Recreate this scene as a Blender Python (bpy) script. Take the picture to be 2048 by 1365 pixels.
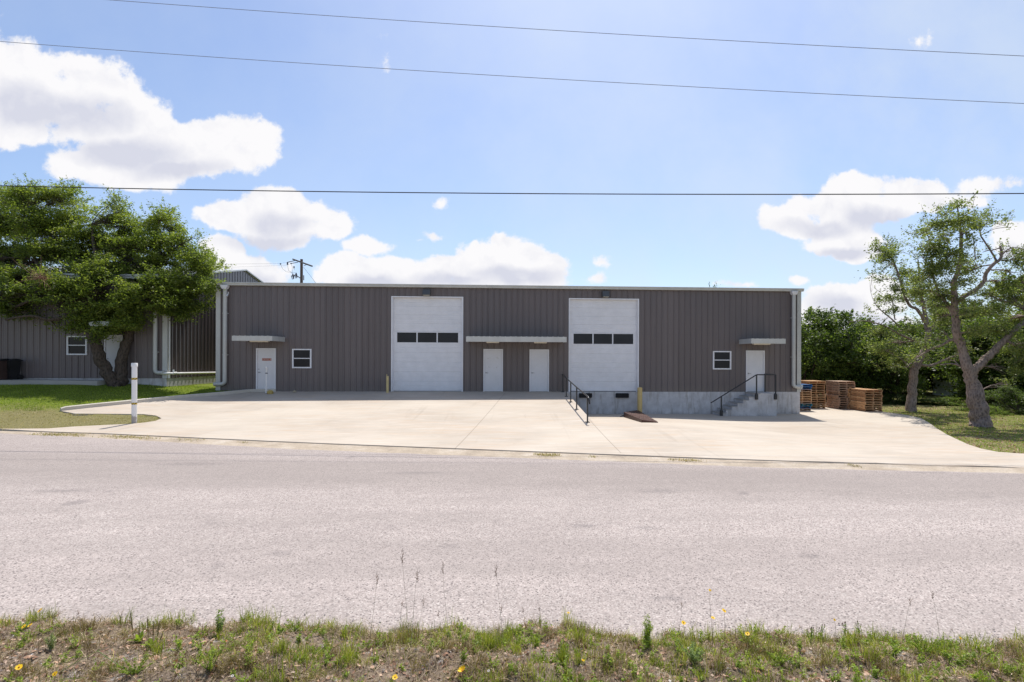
import bpy, math, random
import numpy as np
from mathutils import Vector, Matrix, noise as mnoise

R = math.radians
rng = np.random.default_rng(7)
random.seed(7)
for o in list(bpy.data.objects):
    bpy.data.objects.remove(o)
scene = bpy.context.scene
COL = scene.collection

# ------------------------------------------------------------------ camera
EYE = Vector((0, 0, 1.70))
FPX = 1000.0
SX, SY = -0.0239, 0.01733
CAMROT = Matrix.Rotation(R(-2.86), 3, 'Z') @ Matrix.Rotation(R(90), 3, 'X') @ Matrix.Rotation(R(0.21), 3, 'Z')
cam_d = bpy.data.cameras.new("camera")
cam = bpy.data.objects.new("camera", cam_d)
COL.objects.link(cam)
cam.location = EYE
cam.rotation_euler = CAMROT.to_euler()
cam_d.sensor_width = 36
cam_d.lens = FPX / 2048 * 36
cam_d.shift_x = SX
cam_d.shift_y = SY
cam_d.clip_end = 2000
cam_d.clip_start = 0.05
scene.camera = cam

# ------------------------------------------------------------------ exposure
scene.view_settings.view_transform = 'Standard'
scene.view_settings.look = 'None'
scene.view_settings.gamma = 1
scene.view_settings.use_curve_mapping = False
scene.view_settings.exposure = 0.45

# ------------------------------------------------------------------ sun
SUNV = Vector((0.12, 0.48, 1.0)).normalized()
sun_d = bpy.data.lights.new("sun", 'SUN')
sun_d.energy = 4.0
sun_d.angle = R(0.5)
sun_d.color = (1.0, 0.955, 0.88)
sun = bpy.data.objects.new("sun", sun_d)
COL.objects.link(sun)
sun.rotation_euler = SUNV.to_track_quat('Z', 'Y').to_euler()
sun.location = (10, 40, 80)

def raydir(px, py):
    d = Vector((((px - 1024) / 2048 + SX) * 2048 / FPX, ((682.5 - py) / 2048 + SY) * 2048 / FPX, -1))
    return CAMROT @ d

def U(px, py, Y):
    d = raydir(px, py)
    t = (Y - EYE.y) / d.y
    return EYE + d * t

# ------------------------------------------------------------------ world (sky with clouds)
world = bpy.data.worlds.new("World")
scene.world = world
world.use_nodes = True
nt = world.node_tree
nt.nodes.clear()
def wn(t, **k):
    n = nt.nodes.new(t)
    for a, v in k.items():
        setattr(n, a, v)
    return n
def wmath(op, a, b=None, c=None, clamp=False):
    n = wn('ShaderNodeMath', operation=op, use_clamp=clamp)
    for i, v in enumerate((a, b, c)):
        if v is None: continue
        if isinstance(v, (int, float)): n.inputs[i].default_value = v
        else: nt.links.new(v, n.inputs[i])
    return n.outputs[0]
def wvmath(op, a, b=None, out=0):
    n = wn('ShaderNodeVectorMath', operation=op)
    for i, v in enumerate((a, b)):
        if v is None: continue
        if isinstance(v, (tuple, list)): n.inputs[i].default_value = v
        else: nt.links.new(v, n.inputs[i])
    return n.outputs[out]
sky = wn('ShaderNodeTexSky')
sky.sky_type = 'NISHITA'
sky.sun_disc = False
sky.sun_elevation = math.asin(SUNV.z)
sky.sun_rotation = math.atan2(SUNV.x, SUNV.y)
sky.air_density = 1.0
sky.dust_density = 1.3
sky.ozone_density = 1.6
tc = wn('ShaderNodeTexCoord')
sep = wn('ShaderNodeSeparateXYZ')
nt.links.new(tc.outputs['Generated'], sep.inputs[0])
ysafe = wmath('MAXIMUM', sep.outputs[1], 0.02)
cu = wmath('DIVIDE', sep.outputs[0], ysafe)
cv = wmath('DIVIDE', sep.outputs[2], ysafe)
comb = wn('ShaderNodeCombineXYZ')
nt.links.new(cu, comb.inputs[0]); nt.links.new(cv, comb.inputs[1])
uv0 = comb.outputs[0]
def wnoise(vec, scale, detail=6, rough=0.55):
    n = wn('ShaderNodeTexNoise')
    n.noise_dimensions = '2D' if False else '3D'
    n.inputs['Scale'].default_value = scale
    n.inputs['Detail'].default_value = detail
    n.inputs['Roughness'].default_value = rough
    nt.links.new(vec, n.inputs['Vector'])
    return n
warp = wnoise(uv0, 7.0, 5, 0.55)
w1 = wvmath('SUBTRACT', warp.outputs['Color'], (0.5, 0.5, 0.5))
w2 = wvmath('MULTIPLY', w1, (0.09, 0.07, 0.0))
uvw = wvmath('ADD', uv0, w2)
CLOUDS = [  # centre x, y, radii, strength
 (20,185,115,100,1),(150,185,125,82,1),(235,250,130,80,1),(330,300,140,72,1),(455,285,100,60,1),(215,330,120,42,1),(20,250,80,50,1),
 (565,440,140,58,1),(550,402,75,36,1),(655,448,75,42,1),(455,435,68,34,1),
 (440,505,48,38,.9),(505,545,95,44,.9),(742,498,44,18,.42),
 (690,550,75,38,1),(765,560,80,42,1),
 (1005,525,110,58,1),(905,552,95,42,1),(1085,545,68,48,1),(1000,482,30,24,.9),(945,492,16,16,.6),(1000,565,170,30,.9),
 (1750,392,128,48,1),(1655,425,110,52,1),(1695,482,85,44,1),(1840,385,70,38,1),(1590,442,75,34,.9),(1720,510,60,24,.8),
 (1700,605,115,42,1),(1640,640,80,34,1),(1765,590,75,42,1),(1700,650,150,40,.8),
 (1990,372,62,22,.34),(1945,400,60,20,.30),(2030,478,75,40,.95),
 (775,108,16,34,.15),(885,404,14,10,.16),(1195,532,26,18,.19),(1180,566,28,16,.24),(1490,574,55,10,.33),(1592,566,28,12,.30),
 (1845,80,24,16,.20),(860,476,28,12,.24),(832,487,14,7,.2),(-150,120,160,120,1),(2250,420,170,60,1),
]
acc = None; accs = None
for (px, py, rx, ry, st) in CLOUDS:
    d = raydir(px, py)
    c = (d.x / d.y, d.z / d.y, 0)
    v = wvmath('SUBTRACT', uvw, c)
    v = wvmath('MULTIPLY', v, (1000 / rx / 1.06, 1000 / ry / 1.06, 0))
    l = wvmath('LENGTH', v, out=1)
    f = wmath('MULTIPLY_ADD', l, -st, st)
    acc = f if acc is None else wmath('SMOOTH_MAX', acc, f, 0.12)
GREYS = [(130,225,120,46),(50,205,80,40),(250,305,130,34),(350,335,100,24),(560,448,66,30),(530,485,110,20),(1040,556,120,24),(900,566,90,18),
 (1760,432,95,30),(1640,448,80,22),(1690,505,60,16),(1680,612,70,24),(1730,645,90,22),(500,562,70,26),(755,572,70,18),(2030,500,50,20)]
gacc = None
for (px, py, rx, ry) in GREYS:
    d = raydir(px, py)
    v = wvmath('SUBTRACT', uvw, (d.x/d.y, d.z/d.y, 0))
    v = wvmath('MULTIPLY', v, (1000/rx/1.25, 1000/ry/1.25, 0))
    f = wmath('SUBTRACT', 1.0, wvmath('LENGTH', v, out=1))
    gacc = f if gacc is None else wmath('SMOOTH_MAX', gacc, f, 0.2)
fb = wnoise(uv0, 20.0, 10, 0.62)
fbl = wnoise(uvw, 9.0, 6, 0.55)
fbs = wmath('SUBTRACT', fb.outputs['Fac'], 0.5)
fbm_ = wmath('SUBTRACT', fbl.outputs['Fac'], 0.5)
flatacc = wmath('MINIMUM', wmath('MULTIPLY', acc, 2.6), 0.88)
dens = wmath('MULTIPLY_ADD', fbs, 2.1, flatacc)
dens = wmath('MULTIPLY_ADD', fbm_, 1.5, dens)
front = wmath('GREATER_THAN', sep.outputs[1], 0.05)
mr = wn('ShaderNodeMapRange', interpolation_type='SMOOTHERSTEP')
nt.links.new(dens, mr.inputs['Value'])
mr.inputs['From Min'].default_value = 0.0
mr.inputs['From Max'].default_value = 0.62
cmask = wmath('MULTIPLY', mr.outputs[0], front)
off = wvmath('ADD', uvw, (0.010, 0.022, 0.0))
fb2 = wnoise(off, 9.0, 6, 0.55)
sh = wmath('SUBTRACT', fb2.outputs['Fac'], fbl.outputs['Fac'])
gm = wn('ShaderNodeMapRange', interpolation_type='SMOOTHSTEP')
nt.links.new(wmath('MULTIPLY_ADD', fbm_, 0.8, gacc), gm.inputs['Value'])
gm.inputs['From Min'].default_value = -0.1
gm.inputs['From Max'].default_value = 0.75
shade = wmath('MULTIPLY_ADD', sh, 1.5, gm.outputs[0])
shade = wmath('MULTIPLY_ADD', sh, 0.6, shade)
shade = wmath('MINIMUM', wmath('MAXIMUM', shade, 0.0), 1.0)
cc = wn('ShaderNodeMix', data_type='RGBA')
nt.links.new(shade, cc.inputs['Factor'])
cc.inputs['A'].default_value = (5.7, 5.65, 5.75, 1)
cc.inputs['B'].default_value = (4.05, 4.15, 4.75, 1)
skyg = wn('ShaderNodeMix', data_type='RGBA', blend_type='MULTIPLY')
skyg.inputs['Factor'].default_value = 1
nt.links.new(sky.outputs[0], skyg.inputs['A'])
skyg.inputs['B'].default_value = (0.88, 0.91, 0.985, 1)
# thin veil of high cirrus
veil = wnoise(uv0, 2.2, 6, 0.6)
vr = wn('ShaderNodeMapRange', interpolation_type='SMOOTHSTEP')
nt.links.new(veil.outputs['Fac'], vr.inputs['Value'])
vr.inputs['From Min'].default_value = 0.22
vr.inputs['From Max'].default_value = 0.75
vr.inputs['To Max'].default_value = 0.62
vm = wn('ShaderNodeMix', data_type='RGBA')
east = wn('ShaderNodeMapRange', interpolation_type='SMOOTHSTEP')
nt.links.new(sep.outputs[0], east.inputs['Value'])
east.inputs['From Min'].default_value = -0.75
east.inputs['From Max'].default_value = 0.45
east.inputs['To Min'].default_value = 0.25
east.inputs['To Max'].default_value = 1.0
nt.links.new(wmath('MULTIPLY', vr.outputs[0], east.outputs[0]), vm.inputs['Factor'])
nt.links.new(skyg.outputs['Result'], vm.inputs['A'])
vm.inputs['B'].default_value = (4.15, 4.7, 5.4, 1)
mix = wn('ShaderNodeMix', data_type='RGBA')
nt.links.new(cmask, mix.inputs['Factor'])
nt.links.new(vm.outputs['Result'], mix.inputs['A'])
nt.links.new(cc.outputs['Result'], mix.inputs['B'])
bg = wn('ShaderNodeBackground')
bg.inputs['Strength'].default_value = 0.125
nt.links.new(mix.outputs['Result'], bg.inputs['Color'])
wo = wn('ShaderNodeOutputWorld')
nt.links.new(bg.outputs[0], wo.inputs[0])

# ================================================================== helpers
def tag(o, label=None, cat=None, group=None, kind=None):
    if label: o['label'] = label
    if cat: o['category'] = cat
    if group: o['group'] = group
    if kind: o['kind'] = kind
    return o
def thing(name, loc, label, cat, group=None, rz=0):
    o = bpy.data.objects.new(name, None)
    o.empty_display_size = 0.2
    COL.objects.link(o)
    o.location = loc
    o.rotation_euler = (0, 0, rz)
    return tag(o, label, cat, group)
def root_loc(o):
    while o.parent: o = o.parent
    return Vector(o.location)
class MB:
    def __init__(s): s.v = []; s.f = []; s.sm = []
    def add(s, vs, fs, smooth=False):
        n = len(s.v)
        s.v += [tuple(v) for v in vs]
        s.f += [tuple(i + n for i in f) for f in fs]
        s.sm += [smooth] * len(fs)
        return s
    def box(s, x0, x1, y0, y1, z0, z1, bev=0):
        if x0 > x1: x0, x1 = x1, x0
        if y0 > y1: y0, y1 = y1, y0
        if z0 > z1: z0, z1 = z1, z0
        if bev <= 0:
            return s.add([(x0,y0,z0),(x1,y0,z0),(x1,y1,z0),(x0,y1,z0),(x0,y0,z1),(x1,y0,z1),(x1,y1,z1),(x0,y1,z1)],
                  [(0,3,2,1),(4,5,6,7),(0,1,5,4),(1,2,6,5),(2,3,7,6),(3,0,4,7)])
        b = bev
        o = [(x0+b,y0),(x1-b,y0),(x1,y0+b),(x1,y1-b),(x1-b,y1),(x0+b,y1),(x0,y1-b),(x0,y0+b)]
        vs = [(x,y,z0) for x,y in o] + [(x,y,z1-b) for x,y in o]
        cx, cy = (x0+x1)/2, (y0+y1)/2
        def sh(x,y): return (x - b*(1 if x>cx else -1), y - b*(1 if y>cy else -1))
        vs += [(*sh(x,y), z1) for x,y in o]
        fs = [tuple(range(7,-1,-1)), tuple(range(16,24))]
        for k in range(8):
            j=(k+1)%8
            fs += [(k,j,8+j,8+k),(8+k,8+j,16+j,16+k)]
        return s.add(vs, fs)
    def prism(s, poly, z0, z1):
        """poly: list of (x,y) ccw; z0,z1 numbers"""
        n = len(poly)
        vs = [(x,y,z0) for x,y in poly] + [(x,y,z1) for x,y in poly]
        fs = [tuple(range(n-1,-1,-1)), tuple(range(n,2*n))] + [(k,(k+1)%n,n+(k+1)%n,n+k) for k in range(n)]
        return s.add(vs, fs)
    def tube(s, pts, rad, n=8, cap=True, smooth=True):
        pts = [Vector(p) for p in pts]
        if isinstance(rad, (int, float)): rad = [rad]*len(pts)
        rings = []
        prev = None
        for i, p in enumerate(pts):
            a = pts[max(i-1,0)]; b = pts[min(i+1,len(pts)-1)]
            t = (b-a)
            if t.length < 1e-9: t = Vector((0,0,1))
            t.normalize()
            if prev is None:
                ref = Vector((0,0,1)) if abs(t.z) < .9 else Vector((1,0,0))
                u = t.cross(ref).normalized()
            else:
                u = (prev - t*prev.dot(t))
                if u.length < 1e-6: u = t.cross(Vector((0,0,1)))
                u.normalize()
            prev = u
            w = t.cross(u)
            rings.append([p + (u*math.cos(2*math.pi*k/n) + w*math.sin(2*math.pi*k/n))*rad[i] for k in range(n)])
        vs = [v for r in rings for v in r]
        fs = []
        for i in range(len(pts)-1):
            for k in range(n):
                j=(k+1)%n
                fs.append((i*n+k, i*n+j, (i+1)*n+j, (i+1)*n+k))
        s.add(vs, fs, smooth)
        if cap:
            s.add(rings[0], [tuple(range(n-1,-1,-1))]); s.add(rings[-1], [tuple(range(n))])
        return s
    def build(s, name, mat, parent=None):
        off = root_loc(parent) if parent is not None else Vector((0,0,0))
        me = bpy.data.meshes.new(name)
        me.from_pydata([(v[0]-off.x, v[1]-off.y, v[2]-off.z) for v in s.v], [], s.f)
        me.polygons.foreach_set('use_smooth', s.sm)
        me.materials.append(mat)
        me.update()
        o = bpy.data.objects.new(name, me)
        COL.objects.link(o)
        if parent is not None: o.parent = parent
        return o
    def build_local(s, name, mat, parent=None, loc=None):
        me = bpy.data.meshes.new(name)
        me.from_pydata(s.v, [], s.f)
        me.polygons.foreach_set('use_smooth', s.sm)
        me.materials.append(mat); me.update()
        o = bpy.data.objects.new(name, me)
        COL.objects.link(o)
        if parent is not None: o.parent = parent
        if loc is not None: o.location = loc
        return o
def np_mesh(name, V, Q, mat, parent=None, smooth=False):
    """V (n,3) array, Q (m,4) int array of quads"""
    off = np.array(root_loc(parent)) if parent is not None else np.zeros(3)
    me = bpy.data.meshes.new(name)
    V = np.ascontiguousarray(V - off, dtype=np.float32)
    Q = np.ascontiguousarray(Q, dtype=np.int32)
    k = Q.shape[1]
    me.vertices.add(len(V)); me.vertices.foreach_set('co', V.ravel())
    me.loops.add(Q.size); me.loops.foreach_set('vertex_index', Q.ravel())
    me.polygons.add(len(Q))
    me.polygons.foreach_set('loop_start', np.arange(0, Q.size, k, dtype=np.int32))
    me.polygons.foreach_set('use_smooth', np.full(len(Q), smooth))
    me.update(calc_edges=True)
    me.materials.append(mat)
    o = bpy.data.objects.new(name, me)
    COL.objects.link(o)
    if parent is not None: o.parent = parent
    return o

# ------------------------------------------------------------------ materials
class NG:
    def __init__(s, name):
        s.m = bpy.data.materials.new(name); s.m.use_nodes = True
        s.t = s.m.node_tree; s.t.nodes.clear()
        s.out = s.n('ShaderNodeOutputMaterial')
        s.geo = s.n('ShaderNodeNewGeometry')
    def n(s, t, **k):
        x = s.t.nodes.new(t)
        for a, v in k.items(): setattr(x, a, v)
        return x
    def l(s, a, b): s.t.links.new(a, b)
    def put(s, sock, v):
        if isinstance(v, (int, float)): sock.default_value = v
        elif isinstance(v, (tuple, list)):
            sock.default_value = tuple(v) + ((1,) if len(v)==3 and len(sock.default_value)==4 else ())
        else: s.l(v, sock)
    def math(s, op, a, b=None, c=None, clamp=False):
        x = s.n('ShaderNodeMath', operation=op, use_clamp=clamp)
        for i, v in enumerate((a,b,c)):
            if v is not None: s.put(x.inputs[i], v)
        return x.outputs[0]
    def vscale(s, vec, sc):
        x = s.n('ShaderNodeVectorMath', operation='MULTIPLY'); s.l(vec, x.inputs[0]); x.inputs[1].default_value = sc
        return x.outputs[0]
    def pos(s): return s.geo.outputs['Position']
    def noise(s, scale, detail=4, rough=.55, vec=None, stretch=None, dist=0):
        v = vec if vec is not None else s.pos()
        if stretch: v = s.vscale(v, stretch)
        x = s.n('ShaderNodeTexNoise'); x.inputs['Scale'].default_value = scale
        x.inputs['Detail'].default_value = detail; x.inputs['Roughness'].default_value = rough
        x.inputs['Distortion'].default_value = dist
        s.l(v, x.inputs['Vector'])
        return x.outputs['Fac']
    def vor(s, scale, vec=None, stretch=None, out='Distance', feature='F1'):
        v = vec if vec is not None else s.pos()
        if stretch: v = s.vscale(v, stretch)
        x = s.n('ShaderNodeTexVoronoi', feature=feature); x.inputs['Scale'].default_value = scale
        s.l(v, x.inputs['Vector'])
        return x.outputs[out]
    def ramp(s, fac, stops, interp='LINEAR'):
        x = s.n('ShaderNodeValToRGB'); x.color_ramp.interpolation = interp
        e = x.color_ramp.elements
        while len(e) < len(stops): e.new(0.5)
        for i, (p, c) in enumerate(stops):
            e[i].position = p; e[i].color = tuple(c) + (1,) if len(c)==3 else c
        s.put(x.inputs[0], fac)
        return x.outputs[0]
    def rng(s, v, a, b, c=0, d=1, interp='SMOOTHSTEP'):
        x = s.n('ShaderNodeMapRange', interpolation_type=interp)
        s.put(x.inputs['Value'], v)
        for k, w in zip(('From Min','From Max','To Min','To Max'), (a,b,c,d)): x.inputs[k].default_value = w
        return x.outputs[0]
    def mix(s, f, a, b, mode='MIX'):
        x = s.n('ShaderNodeMix', data_type='RGBA', blend_type=mode)
        s.put(x.inputs['Factor'], f); s.put(x.inputs['A'], a); s.put(x.inputs['B'], b)
        return x.outputs['Result']
    def bump(s, h, strength=.3, dist=.01, nrm=None):
        x = s.n('ShaderNodeBump'); x.inputs['Strength'].default_value = strength; x.inputs['Distance'].default_value = dist
        s.put(x.inputs['Height'], h)
        if nrm is not None: s.l(nrm, x.inputs['Normal'])
        return x.outputs[0]
    def bsdf(s, col, rough=.6, metal=0, nrm=None, spec=.5, emit=None, trans=None):
        x = s.n('ShaderNodeBsdfPrincipled')
        s.put(x.inputs['Base Color'], col); s.put(x.inputs['Roughness'], rough); s.put(x.inputs['Metallic'], metal)
        x.inputs['Specular IOR Level'].default_value = spec
        if nrm is not None: s.l(nrm, x.inputs['Normal'])
        if trans is None:
            s.l(x.outputs[0], s.out.inputs[0])
        else:
            tcol, amt = trans
            t = s.n('ShaderNodeBsdfTranslucent'); s.put(t.inputs[0], tcol)
            a = s.n('ShaderNodeMixShader'); a.inputs[0].default_value = amt
            s.l(x.outputs[0], a.inputs[1]); s.l(t.outputs[0], a.inputs[2]); s.l(a.outputs[0], s.out.inputs[0])
        return s.m
def paint(name, col, rough=.5, metal=0, dirt=.12, scale=3, stretch=(1,1,1), spec=.5, bump=0):
    g = NG(name)
    n = g.noise(scale, 5, .6, stretch=stretch)
    n2 = g.noise(scale*9, 3, .6, stretch=stretch)
    f = g.math('MULTIPLY_ADD', n, .7, g.math('MULTIPLY', n2, .3))
    dk = tuple(c*(1-dirt*1.6) for c in col); lt = tuple(min(1,c*(1+dirt)) for c in col)
    c = g.ramp(f, [(.3, dk), (.7, lt)])
    nr = g.bump(n2, bump, .01) if bump else None
    return g.bsdf(c, g.rng(n, .3, .7, max(0,rough-.08), min(1,rough+.1)), metal, nr, spec)

def mk_cladding(name='ribbed_steel_cladding', gloss=False):
    g = NG(name)
    sx = g.n('ShaderNodeSeparateXYZ'); g.l(g.pos(), sx.inputs[0])
    panel = g.math('FLOOR', g.math('MULTIPLY', g.math('ADD', sx.outputs[0], sx.outputs[1]), 1/0.9144))
    wn_ = g.n('ShaderNodeTexWhiteNoise', noise_dimensions='1D'); g.l(panel, wn_.inputs['W'])
    streak = g.noise(1.0, 5, .6, stretch=(9, 9, .35))
    big = g.noise(.5, 3, .5)
    f = g.math('ADD', g.math('MULTIPLY', streak, .5), g.math('MULTIPLY', big, .3))
    f = g.math('MULTIPLY_ADD', wn_.outputs[0], .2, f)
    c = g.ramp(f, [(.25, (.113,.092,.090)), (.75, (.158,.131,.128))])
    fr = g.math('FRACT', g.math('MULTIPLY', g.math('ADD', sx.outputs[0], sx.outputs[1]), 1/0.9144))
    c = g.mix(g.math('MULTIPLY', g.math('LESS_THAN', fr, .014), .55), c, (.035,.03,.03))
    h = g.math('MULTIPLY_ADD', streak, .5, sx.outputs[2])
    c = g.mix(g.rng(h, .15, .65, .35, 0), c, (.20,.17,.145))
    # screw rows
    zf = g.math('FRACT', g.math('MULTIPLY', sx.outputs[2], 1/1.5)); xf = g.math('FRACT', g.math('MULTIPLY', sx.outputs[0], 1/.1524))
    sc_ = g.math('MULTIPLY', g.math('LESS_THAN', zf, .014), g.math('LESS_THAN', xf, .13))
    c = g.mix(g.math('MULTIPLY', sc_, .5), c, (.04,.035,.035))
    if gloss: return g.bsdf(c, .22, .25, None, .9)
    wob = g.noise(1.1, 3, .5, stretch=(1,1,.6))
    return g.bsdf(c, g.rng(big, .3, .7, .33, .46), 0, g.bump(wob, .25, .05), .5)
M = {}
M['clad'] = mk_cladding()
M['gloss'] = mk_cladding('glossy_ribbed_cladding', True)
M['trim'] = paint('light_grey_metal_trim', (.50,.50,.475), .4, 0, .10, 2, (1,1,.4))
M['roof'] = paint('galvanised_roof_metal', (.55,.55,.53), .35, .3, .08, 1.5)
M['white'] = paint('white_paint', (.73,.725,.75), .42, 0, .06, 2.5)
M['door_white'] = paint('white_door_paint', (.655,.65,.67), .38, 0, .05, 1.3)
M['pvc'] = paint('white_pvc', (.80,.79,.78), .35, 0, .06, 6)
M['black_steel'] = paint('black_painted_steel', (.022,.022,.025), .38, 0, .3, 8)
M['rubber'] = paint('black_rubber', (.014,.013,.014), .85, 0, .3, 10)
M['steel'] = paint('brushed_steel', (.35,.35,.36), .35, .9, .1, 12)
M['lampgrey'] = paint('dark_grey_lamp_housing', (.07,.075,.08), .45, 0, .15, 8)
M['fixture'] = paint('cream_fixture_lens', (.80,.76,.66), .35, 0, .05, 10)
M['bin_brown'] = paint('brown_bin_plastic', (.075,.045,.038), .5, 0, .2, 4)
M['bin_black'] = paint('black_bin_plastic', (.018,.018,.02), .5, 0, .2, 4)
M['pole_wood'] = paint('creosoted_pole_wood', (.13,.09,.075), .85, 0, .3, 6, (3,3,.4))
M['greywood'] = paint('weathered_crossarm_wood', (.15,.14,.14), .85, 0, .25, 6)
M['ceramic'] = paint('dark_glazed_insulator', (.08,.08,.1), .3, 0, .1, 8)
M['wire'] = paint('black_cable_sheath', (.03,.03,.034), .85, 0, .1, 8)
M['alu'] = paint('bare_aluminium_wire', (.26,.29,.38), .9, .0, .1, 8)
M['yellow'] = paint('faded_yellow_paint', (.66,.46,.17), .5, 0, .12, 5, (1,1,.4))
M['paleyellow'] = paint('pale_yellow_paint', (.62,.48,.22), .55, 0, .15, 5)
M['rock'] = paint('pale_limestone', (.42,.36,.25), .9, 0, .25, 15, bump=.5)
M['yrock'] = paint('ochre_rock', (.45,.33,.10), .9, 0, .25, 15, bump=.5)
M['shedwall'] = paint('pale_painted_board', (.62,.64,.66), .6, 0, .08, 3)
def mk_glass():
    g = NG('dark_tinted_glass')
    n = g.noise(1.2, 2)
    return g.bsdf(g.ramp(n, [(.3,(.012,.011,.015)),(.7,(.018,.017,.023))]), .12, 0, None, .30)
M['glass'] = mk_glass()
def mk_concrete(name, a, b, streak=False, joints=None, stain=(.36,.28,.2)):
    g = NG(name)
    n1 = g.noise(.35, 4, .6, stretch=(1, 1.6, 1))
    n2 = g.noise(2.2, 6, .65, stretch=(.5, 1.4, 1), dist=.6)
    n3 = g.noise(55, 3, .6)
    f = g.math('ADD', g.math('MULTIPLY', n1, .5), g.math('MULTIPLY', n2, .35))
    f = g.math('MULTIPLY_ADD', n3, .15, f)
    c = g.ramp(f, [(.32, a), (.66, b)])
    if streak:
        s = g.noise(1.0, 5, .6, stretch=(.55, 5.5, 1), dist=.8)
        c = g.mix(g.rng(s, .48, .68, 0, .65), c, (.47,.355,.255))
        s2 = g.noise(1.3, 5, .6, stretch=(.7, 6, 1), dist=.5)
        c = g.mix(g.rng(s2, .53, .75, 0, .45), c, (.64,.60,.54))
        ty = g.noise(1.0, 3, .5, stretch=(2.6, .16, 1), dist=.5)
        c = g.mix(g.rng(ty, .60, .72, 0, .22), c, (.27,.225,.18))
        bl = g.noise(.18, 2, .5)
        c = g.mix(g.rng(bl, .45, .62, 0, .35), c, (.56,.50,.42))
        v = g.noise(5, 5, .7)
        c = g.mix(g.rng(v, .62, .74, 0, .45), c, stain)
    if joints:
        sx = g.n('ShaderNodeSeparateXYZ'); g.l(g.pos(), sx.inputs[0])
        for (x0,y0,x1,y1,w) in joints:
            dx, dy = x1-x0, y1-y0
            L = math.hypot(dx,dy); nx, ny = -dy/L, dx/L
            d = g.math('ADD', g.math('MULTIPLY', sx.outputs[0], nx), g.math('MULTIPLY', sx.outputs[1], ny))
            d = g.math('ABSOLUTE', g.math('SUBTRACT', d, x0*nx+y0*ny))
            al = g.math('ADD', g.math('MULTIPLY', sx.outputs[0], dx/L), g.math('MULTIPLY', sx.outputs[1], dy/L))
            al = g.math('SUBTRACT', al, x0*dx/L+y0*dy/L)
            m = g.math('MULTIPLY', g.math('LESS_THAN', d, w), g.math('GREATER_THAN', al, 0))
            m = g.math('MULTIPLY', m, g.math('LESS_THAN', al, L))
            c = g.mix(g.math('MULTIPLY', m, .6), c, (.22,.18,.14))
    h = g.math('MULTIPLY_ADD', n3, .4, n2)
    return g.bsdf(c, .85, 0, g.bump(h, .25, .01), .25)
def mk_foundation():
    g = NG('board_marked_concrete')
    sx = g.n('ShaderNodeSeparateXYZ'); g.l(g.pos(), sx.inputs[0])
    n2 = g.noise(2.5, 6, .65)
    c = g.ramp(n2, [(.3,(.43,.415,.415)),(.7,(.60,.585,.585))])
    run = g.noise(1.5, 5, .7, stretch=(3.5,3.5,.5))
    c = g.mix(g.rng(run, .5, .68, 0, .55), c, (.25,.21,.165))
    sp = g.noise(9, 4, .7)
    c = g.mix(g.rng(sp, .6, .75, 0, .5), c, (.2,.18,.16))
    low = g.rng(g.math('ADD', sx.outputs[2], g.math('MULTIPLY', n2, .5)), -1.05, -.75, .35, 0)
    c = g.mix(low, c, (.22,.20,.18))
    return g.bsdf(c, .85, 0, g.bump(g.math('ADD', n2, sp), .3, .01), .25)
M['found'] = mk_foundation()
M['kerb'] = mk_concrete('kerb_concrete', (.44,.40,.34), (.62,.57,.49))
M['path'] = mk_concrete('path_concrete', (.30,.29,.27), (.42,.40,.37))

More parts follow.
